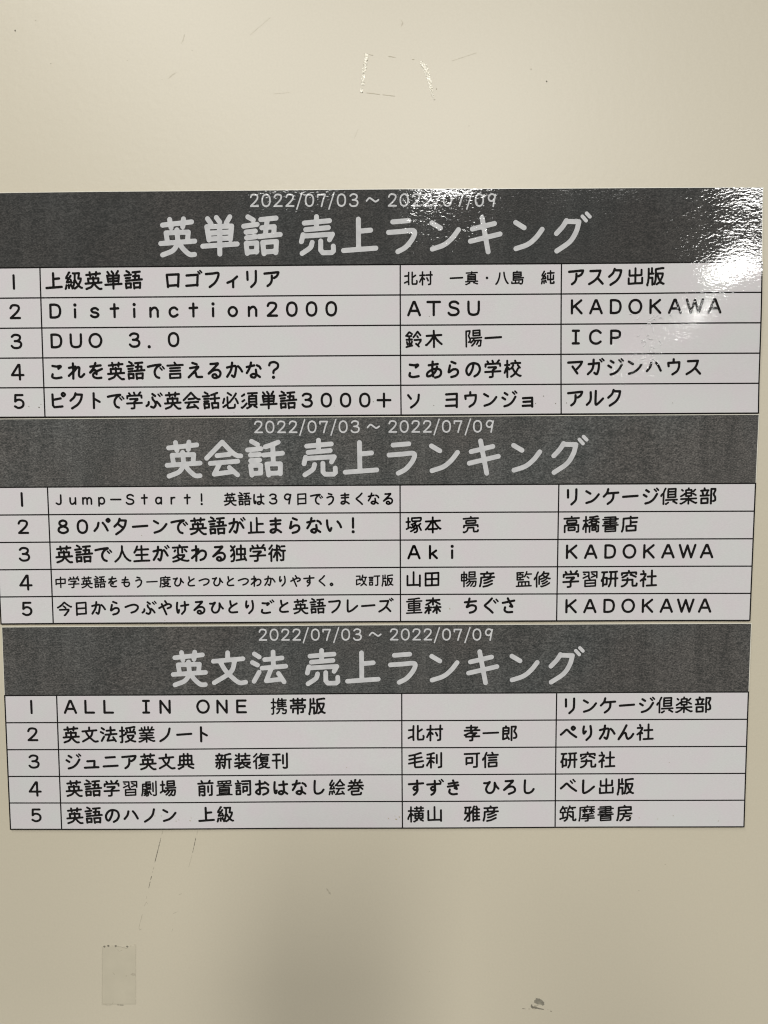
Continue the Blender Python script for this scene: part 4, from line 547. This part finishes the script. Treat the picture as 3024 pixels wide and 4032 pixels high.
for i, d in enumerate(SHEETS):
    s = Sheet(d, i); tag(s.o, LAB[i], 'laminated sign', 'laminated book ranking strips on the wall')
    cs, rs = d['cols'], d['rows']; e = .0003
    s.slab('laminate_backing', -e, -e*1.3, W+e*1.4, rs[6]+e, -.0003, 0, EDGE, 84, 26)
    s.patch('paper', -.0001, rs[1], W+.0001, rs[6], .00008, PAPER, 84, 20)
    s.patch('header_band', 0, 0, W, rs[1], .00012, HEADER[i], 84, 12)
    lw = .00035
    for r in range(1, 7): s.patch('ruled_line', -lw, rs[r]-lw, W+lw, rs[r]+lw, .00017, INK, 84, 1)
    for c in range(5):
        s.patch('ruled_line', cs[c]-lw, rs[1]+lw, cs[c]+lw, rs[6]-lw, .00019, INK, 1, 20)
    bits(s, d['dirt'], FAINT if i else DIRT, 'dirt_speck', .00030)
    if i == 0:
        (u0, v0), (u1, v1) = d['glue']
        for k in range(26):
            squiggle(s, u0 + random.gauss(0, .0040), v0 + random.uniform(-.0135, .0135), random.uniform(.001, .0035), random.uniform(-1, 2), random.uniform(-3, 3), random.uniform(.00009, .00018), CRUMB, 'glue_crumb')
        for k in range(7):
            squiggle(s, u1 + random.gauss(0, .007), v1 + random.uniform(-.002, .002), random.uniform(.001, .004), random.uniform(-.5, .5), random.uniform(-2, 2), .00013, CRUMB, 'glue_crumb')
    # title
    t, u0, v0, u1, v1 = d['title']; du, dv = (u1-u0)/9.3333, (v1-v0)/9.3333; sl = dv/du; it = []; k = 0
    for ch in t:
        if ch == ' ': k += .3333; continue
        it.append((ch, u0+du*k, v0+dv*k, du, sl, 1)); k += 1
    s.text('title_lettering', it, .117, TITLE)
    # date
    u0, v0, u1, v1 = d['date']; L = 2208.; pos = [0, 110, 220, 330, 422, 513, 625, 720, 810, 925, 1103]; seq = '２０２２/０７/０３〜２０２２/０７/０９'
    pos = pos + [1283 + q for q in pos[:10]]; em = (u1-u0)/L*163
    s.text('date_lettering', [(ch, u0+(u1-u0)*q/L, v0+(v1-v0)*q/L, em, (v1-v0)/(u1-u0), .92 if ch != '/' else .8) for ch, q in zip(seq, pos)], .098, TITLE)
    for r in range(5):
        u, v = d['ranks'][r]
        s.text('rank_numeral', [('１２３４５'[r], u, v, .01075, -.004, 1)], .124, INK)
    for r, c, t, u, v, du, dv in d['text']:
        s.text(('book_title', 'author_name', 'publisher_name')[c-1], [(ch, u+du*k, v+dv*k, du, dv/du, 1) for k, ch in enumerate(t)], .131, INK)

def wallpt(x, y, h=0.0): return (x, -h, Z0 - y)
o = obj('wall', [(-2.5, 0, 0), (2.5, 0, 0), (2.5, 0, 2.6), (-2.5, 0, 2.6)], [(0, 1, 2, 3)], WALL); tag(o, kind='structure')

def ribbon(path, wd, h, name, mat, parent=None, jag=.3, thick=.00006):
    """a thin dried streak along a path: uneven width, real thickness"""
    p = []
    for a, c in zip(path[:-1], path[1:]):
        n = max(2, int(math.dist(a, c) / (wd * 1.5)))
        p += [(a[0]+(c[0]-a[0])*t/n, a[1]+(c[1]-a[1])*t/n) for t in range(n)]
    p.append(tuple(path[-1])); V, F = [], []
    for k, (x, y) in enumerate(p):
        a, c = p[max(0, k-1)], p[min(len(p)-1, k+1)]; L = math.dist(a, c) or 1e-9; nx, ny = -(c[1]-a[1])/L, (c[0]-a[0])/L
        ww = wd/2 * (1 + random.uniform(-jag, jag)) * (.45 if k in (0, len(p)-1) else 1)
        V += [wallpt(x+nx*ww, y+ny*ww, h), wallpt(x-nx*ww, y-ny*ww, h), wallpt(x, y, h+thick)]
    for k in range(len(p)-1):
        q = 3*k; F += [(q, q+3, q+5, q+2), (q+2, q+5, q+4, q+1)]
    return obj(name, V, F, mat, parent)
def flake(poly, h, name, mat, parent=None, thick=.0001, jag=0.0, sub=1):
    """a flat flake with a raised, lumpy middle"""
    p = []
    for a, c in zip(poly, poly[1:] + poly[:1]):
        for t in range(sub): p.append((a[0]+(c[0]-a[0])*t/sub + random.uniform(-jag, jag), a[1]+(c[1]-a[1])*t/sub + random.uniform(-jag, jag)))
    mx, my = sum(q[0] for q in p)/len(p), sum(q[1] for q in p)/len(p); n = len(p)
    V = [wallpt(x, y, 0.00001) for x, y in p] + [wallpt(mx+(x-mx)*.96, my+(y-my)*.96, h+thick*random.uniform(.9, 1.1)) for x, y in p] + [wallpt(mx, my, h+thick)]
    F = [(k, (k+1) % n, n+(k+1) % n, n+k) for k in range(n)] + [(n+k, n+(k+1) % n, 2*n) for k in range(n)]
    return obj(name, V, F, mat, parent)
def lumpy(poly, name, mat, parent, cell=.0006, amp=.00035):
    """a crust of dried glue: a fine grid cut to the outline with random heights"""
    xs = [q[0] for q in poly]; ys = [q[1] for q in poly]
    def inside(x, y):
        r = False
        for (x1, y1), (x2, y2) in zip(poly, poly[1:] + poly[:1]):
            if (y1 > y) != (y2 > y) and x < (x2-x1)*(y-y1)/(y2-y1)+x1: r = not r
        return r
    nx, ny = int((max(xs)-min(xs))/cell)+2, int((max(ys)-min(ys))/cell)+2; V, F, idx = [], [], {}
    def vid(i, j):
        if (i, j) not in idx:
            x, y = min(xs)+i*cell+random.uniform(-.3, .3)*cell, min(ys)+j*cell+random.uniform(-.3, .3)*cell
            idx[(i, j)] = len(V); V.append(wallpt(x, y, .00004 + random.random()**1.5*amp))
        return idx[(i, j)]
    for j in range(ny):
        for i in range(nx):
            if inside(min(xs)+(i+.5)*cell, min(ys)+(j+.5)*cell) and random.random() < .93: F.append((vid(i, j), vid(i, j+1), vid(i+1, j+1), vid(i+1, j)))
    return obj(name, V, F, mat, parent)

M = MARKS
gl = empty('glue_residue', wallpt(*M['resL'][0][0])); gr = empty('glue_residue', wallpt(*M['resR'][0][0]))
def rel(o):     # geometry was written in wall coordinates: shift it under its parent
    for ch in o.children: ch.location = -o.location
for q in M['resL']: lumpy(q, 'glue_crust', GLUE, gl)
lumpy(M['resR'][0], 'glue_crust', GLUE, gr)
ribbon(M['resR'][0][8:], .0007, .0001, 'glue_rim', GLUE, gr)
for q in M['resLine'][:2]: ribbon(q, .0004, .00002, 'glue_rim', GHOST, gl)
for q in M['resLine'][2:4]: ribbon(q, .0006, .00002, 'glue_rim', GHOST, gr)
ribbon(M['resLine'][4], .0006, .00002, 'glue_rim', GHOST, gl)
rel(gl); rel(gr)
tag(gl, "straight crusty streak of dried glue high on the wall, left of the curved one", 'glue mark', 'dried glue left by an old label')
tag(gr, "curved tapering streak of dried glue on bare wall above the top strip", 'glue mark', 'dried glue left by an old label')

tp = empty('adhesive_tape', wallpt(*M['film'][0][3]))
F4 = M['film'][0]; top = []; nt_ = 18
for k in range(nt_ + 1):        # the torn, saw-toothed top edge
    t = k / nt_; top.append([F4[0][0]+(F4[1][0]-F4[0][0])*t, F4[0][1]+(F4[1][1]-F4[0][1])*t + (.0005 if k % 2 else -.0001)])
flake([top[k] for k in range(nt_+1)] + [F4[2], F4[3]], .00001, 'tape_film', TAPE, tp, .00009)
for q in M['filmdot']:
    x, y = q[0]; flake([[x-.0007, y], [x-.0002, y-.0006], [x+.0006, y-.0004], [x+.0007, y+.0003], [x, y+.0007]], .00012, 'dirt_spot', DIRT if random.random() < .55 else GHOST, tp, .00003)
for q in M['filmcrease']: ribbon(q, .0004, .00012, 'crease', FAINT if len(q) > 2 else DIRT, tp, .5, .00003)
for q in M['filmstain']: flake(q, .00012, 'stain', FAINT, tp, .00003, .0001, 3)
for a, c in ((F4[1], F4[2]), (F4[0], F4[3])):
    ribbon([a, c], .00035, .00012, 'dirty_edge', GHOST, tp, .7, .00003)
rel(tp)
tag(tp, "old rectangular piece of clear tape with saw-toothed top, low on the wall", 'tape')

for key, wd, lab in (('lineA', .00038, "longer dashed dark line of tape dirt slanting down from the bottom strip"), ('lineB', .00030, "shorter fainter line of tape dirt slanting down, right of the longer one")):
    r = empty('dirt_line', wallpt(*M[key][0][0]))
    for k, q in enumerate(M[key]): ribbon(q, wd * (1 if k < 6 else .8), .00002, 'dash', DIRT if (key == 'lineA' and k in (1, 4, 5)) or k == 1 else FAINT, r, .6, .00003)
    rel(r); tag(r, lab, 'dirt mark', 'dirty outlines of a peeled tape strip')
pr = empty('paper_residue', wallpt(*M['blob'][0][3]))
flake(M['blob'][0], .00003, 'torn_patch', m_plain('grey_residue', (.22, .205, .16), .7, .3, .22, 500, .0002), pr, .00012, .00012, 3)
for k, q in enumerate(M['stalk']): ribbon(q, .0011 if k < 2 else .0006, .00003, 'dark_shred', DIRT if k in (0, 3, 6) else FAINT, pr, .5, .00008)
rel(pr); tag(pr, "small grey torn scrap of residue with dark shreds near the lower edge of the wall", 'paper residue')
SP = ["larger dark dirt speck near the top left corner of the wall", "tiny speck above and right of the larger speck in the top left corner", "tiny speck on the wall near the top edge, left of the slanting scratch",
      "tiny speck between the short left scuffs and the straight glue streak", "tiny speck on the left of the wall between the corner speck and the top strip", "tiny speck on the wall just left of the short faint high scuff",
      "round dark speck on the wall right of the curved glue streak, biggest on that side", "faint small speck just left of the round dark one on the right", "tiny speck right beside the curved tapering glue streak",
      "tiny speck on bare wall below the curved glue streak", "small speck at the right on the wall not far below the bottom strip", "faint speck low on the right of the wall, under the small one",
      "tiny speck low on the wall left of the grey torn scrap", "tiny faint speck on the wall close under the left end of the bottom strip"]
for k, (x, y, r) in enumerate(M['specks']):
    rr = r * .00022; n = 7
    fo = flake([[x+rr*math.cos(6.283*q/n)*random.uniform(.7, 1.3), y+rr*math.sin(6.283*q/n)*random.uniform(.7, 1.3)] for q in range(n)], .00002, 'dirt_speck', DIRT if r > 1.7 else FAINT, None, .00008)
    tag(fo, SP[k], 'dirt speck', 'tiny dirt specks on the wall')
SC = ["short faint scuff high on the left of the wall", "short upright scuff near the top, left of centre", "tiny hooked scuff near the top edge, above the curved glue streak",
      "small dark scuff on the wall below the middle of the bottom strip", "long faint slanting scratch right of the curved glue streak", "faint slanting scratch left of the glue streaks, near the top",
      "faint steep scratch on the wall just above the top strip", "faint level scuff left of the straight glue streak"]
for k, q in enumerate(M['scuff']):
    tag(ribbon(q, .0008 if k == 3 else (.0005 if k < 3 else .00025), .00001, 'scuff_mark', FAINT if k == 3 else GHOST, None, .6, .00002), SC[k], 'scuff mark', 'faint scuffs on the wall')

# the phone that takes the picture: its soft shadow lies on the lower part of the wall
ph = empty('smartphone', (.026, -.436, Z0 - .064)); tag(ph, "dark smartphone held upright facing the wall, seen only by its soft shadow", 'phone')
def rounded(name, w_, h_, y0, y1, r, mat, cx_=0, cz_=0):
    P2 = []
    for qx, qz, a0 in ((1, 1, 0), (-1, 1, 90), (-1, -1, 180), (1, -1, 270)):
        for k in range(6): a = math.radians(a0 + 18*k); P2.append((cx_+qx*(w_/2-r)+r*math.cos(a), cz_+qz*(h_/2-r)+r*math.sin(a)))
    n = len(P2); V = [(x, y, z) for y in (y0, y1) for x, z in P2]
    return obj(name, V, [tuple(range(n)), tuple(range(2*n-1, n-1, -1))] + [(k, n+k, n+(k+1) % n, (k+1) % n) for k in range(n)], mat, ph)
dk = m_plain('black_phone_body', (.02, .02, .022), .3)
rounded('body', .086, .166, 0, -.008, .011, dk); rounded('screen', .070, .150, -.0081, -.0083, .008, m_plain('screen_glass', (.01, .01, .012), .08))
rounded('camera_bump', .030, .030, .0001, .0012, .007, dk, -.022, .060)
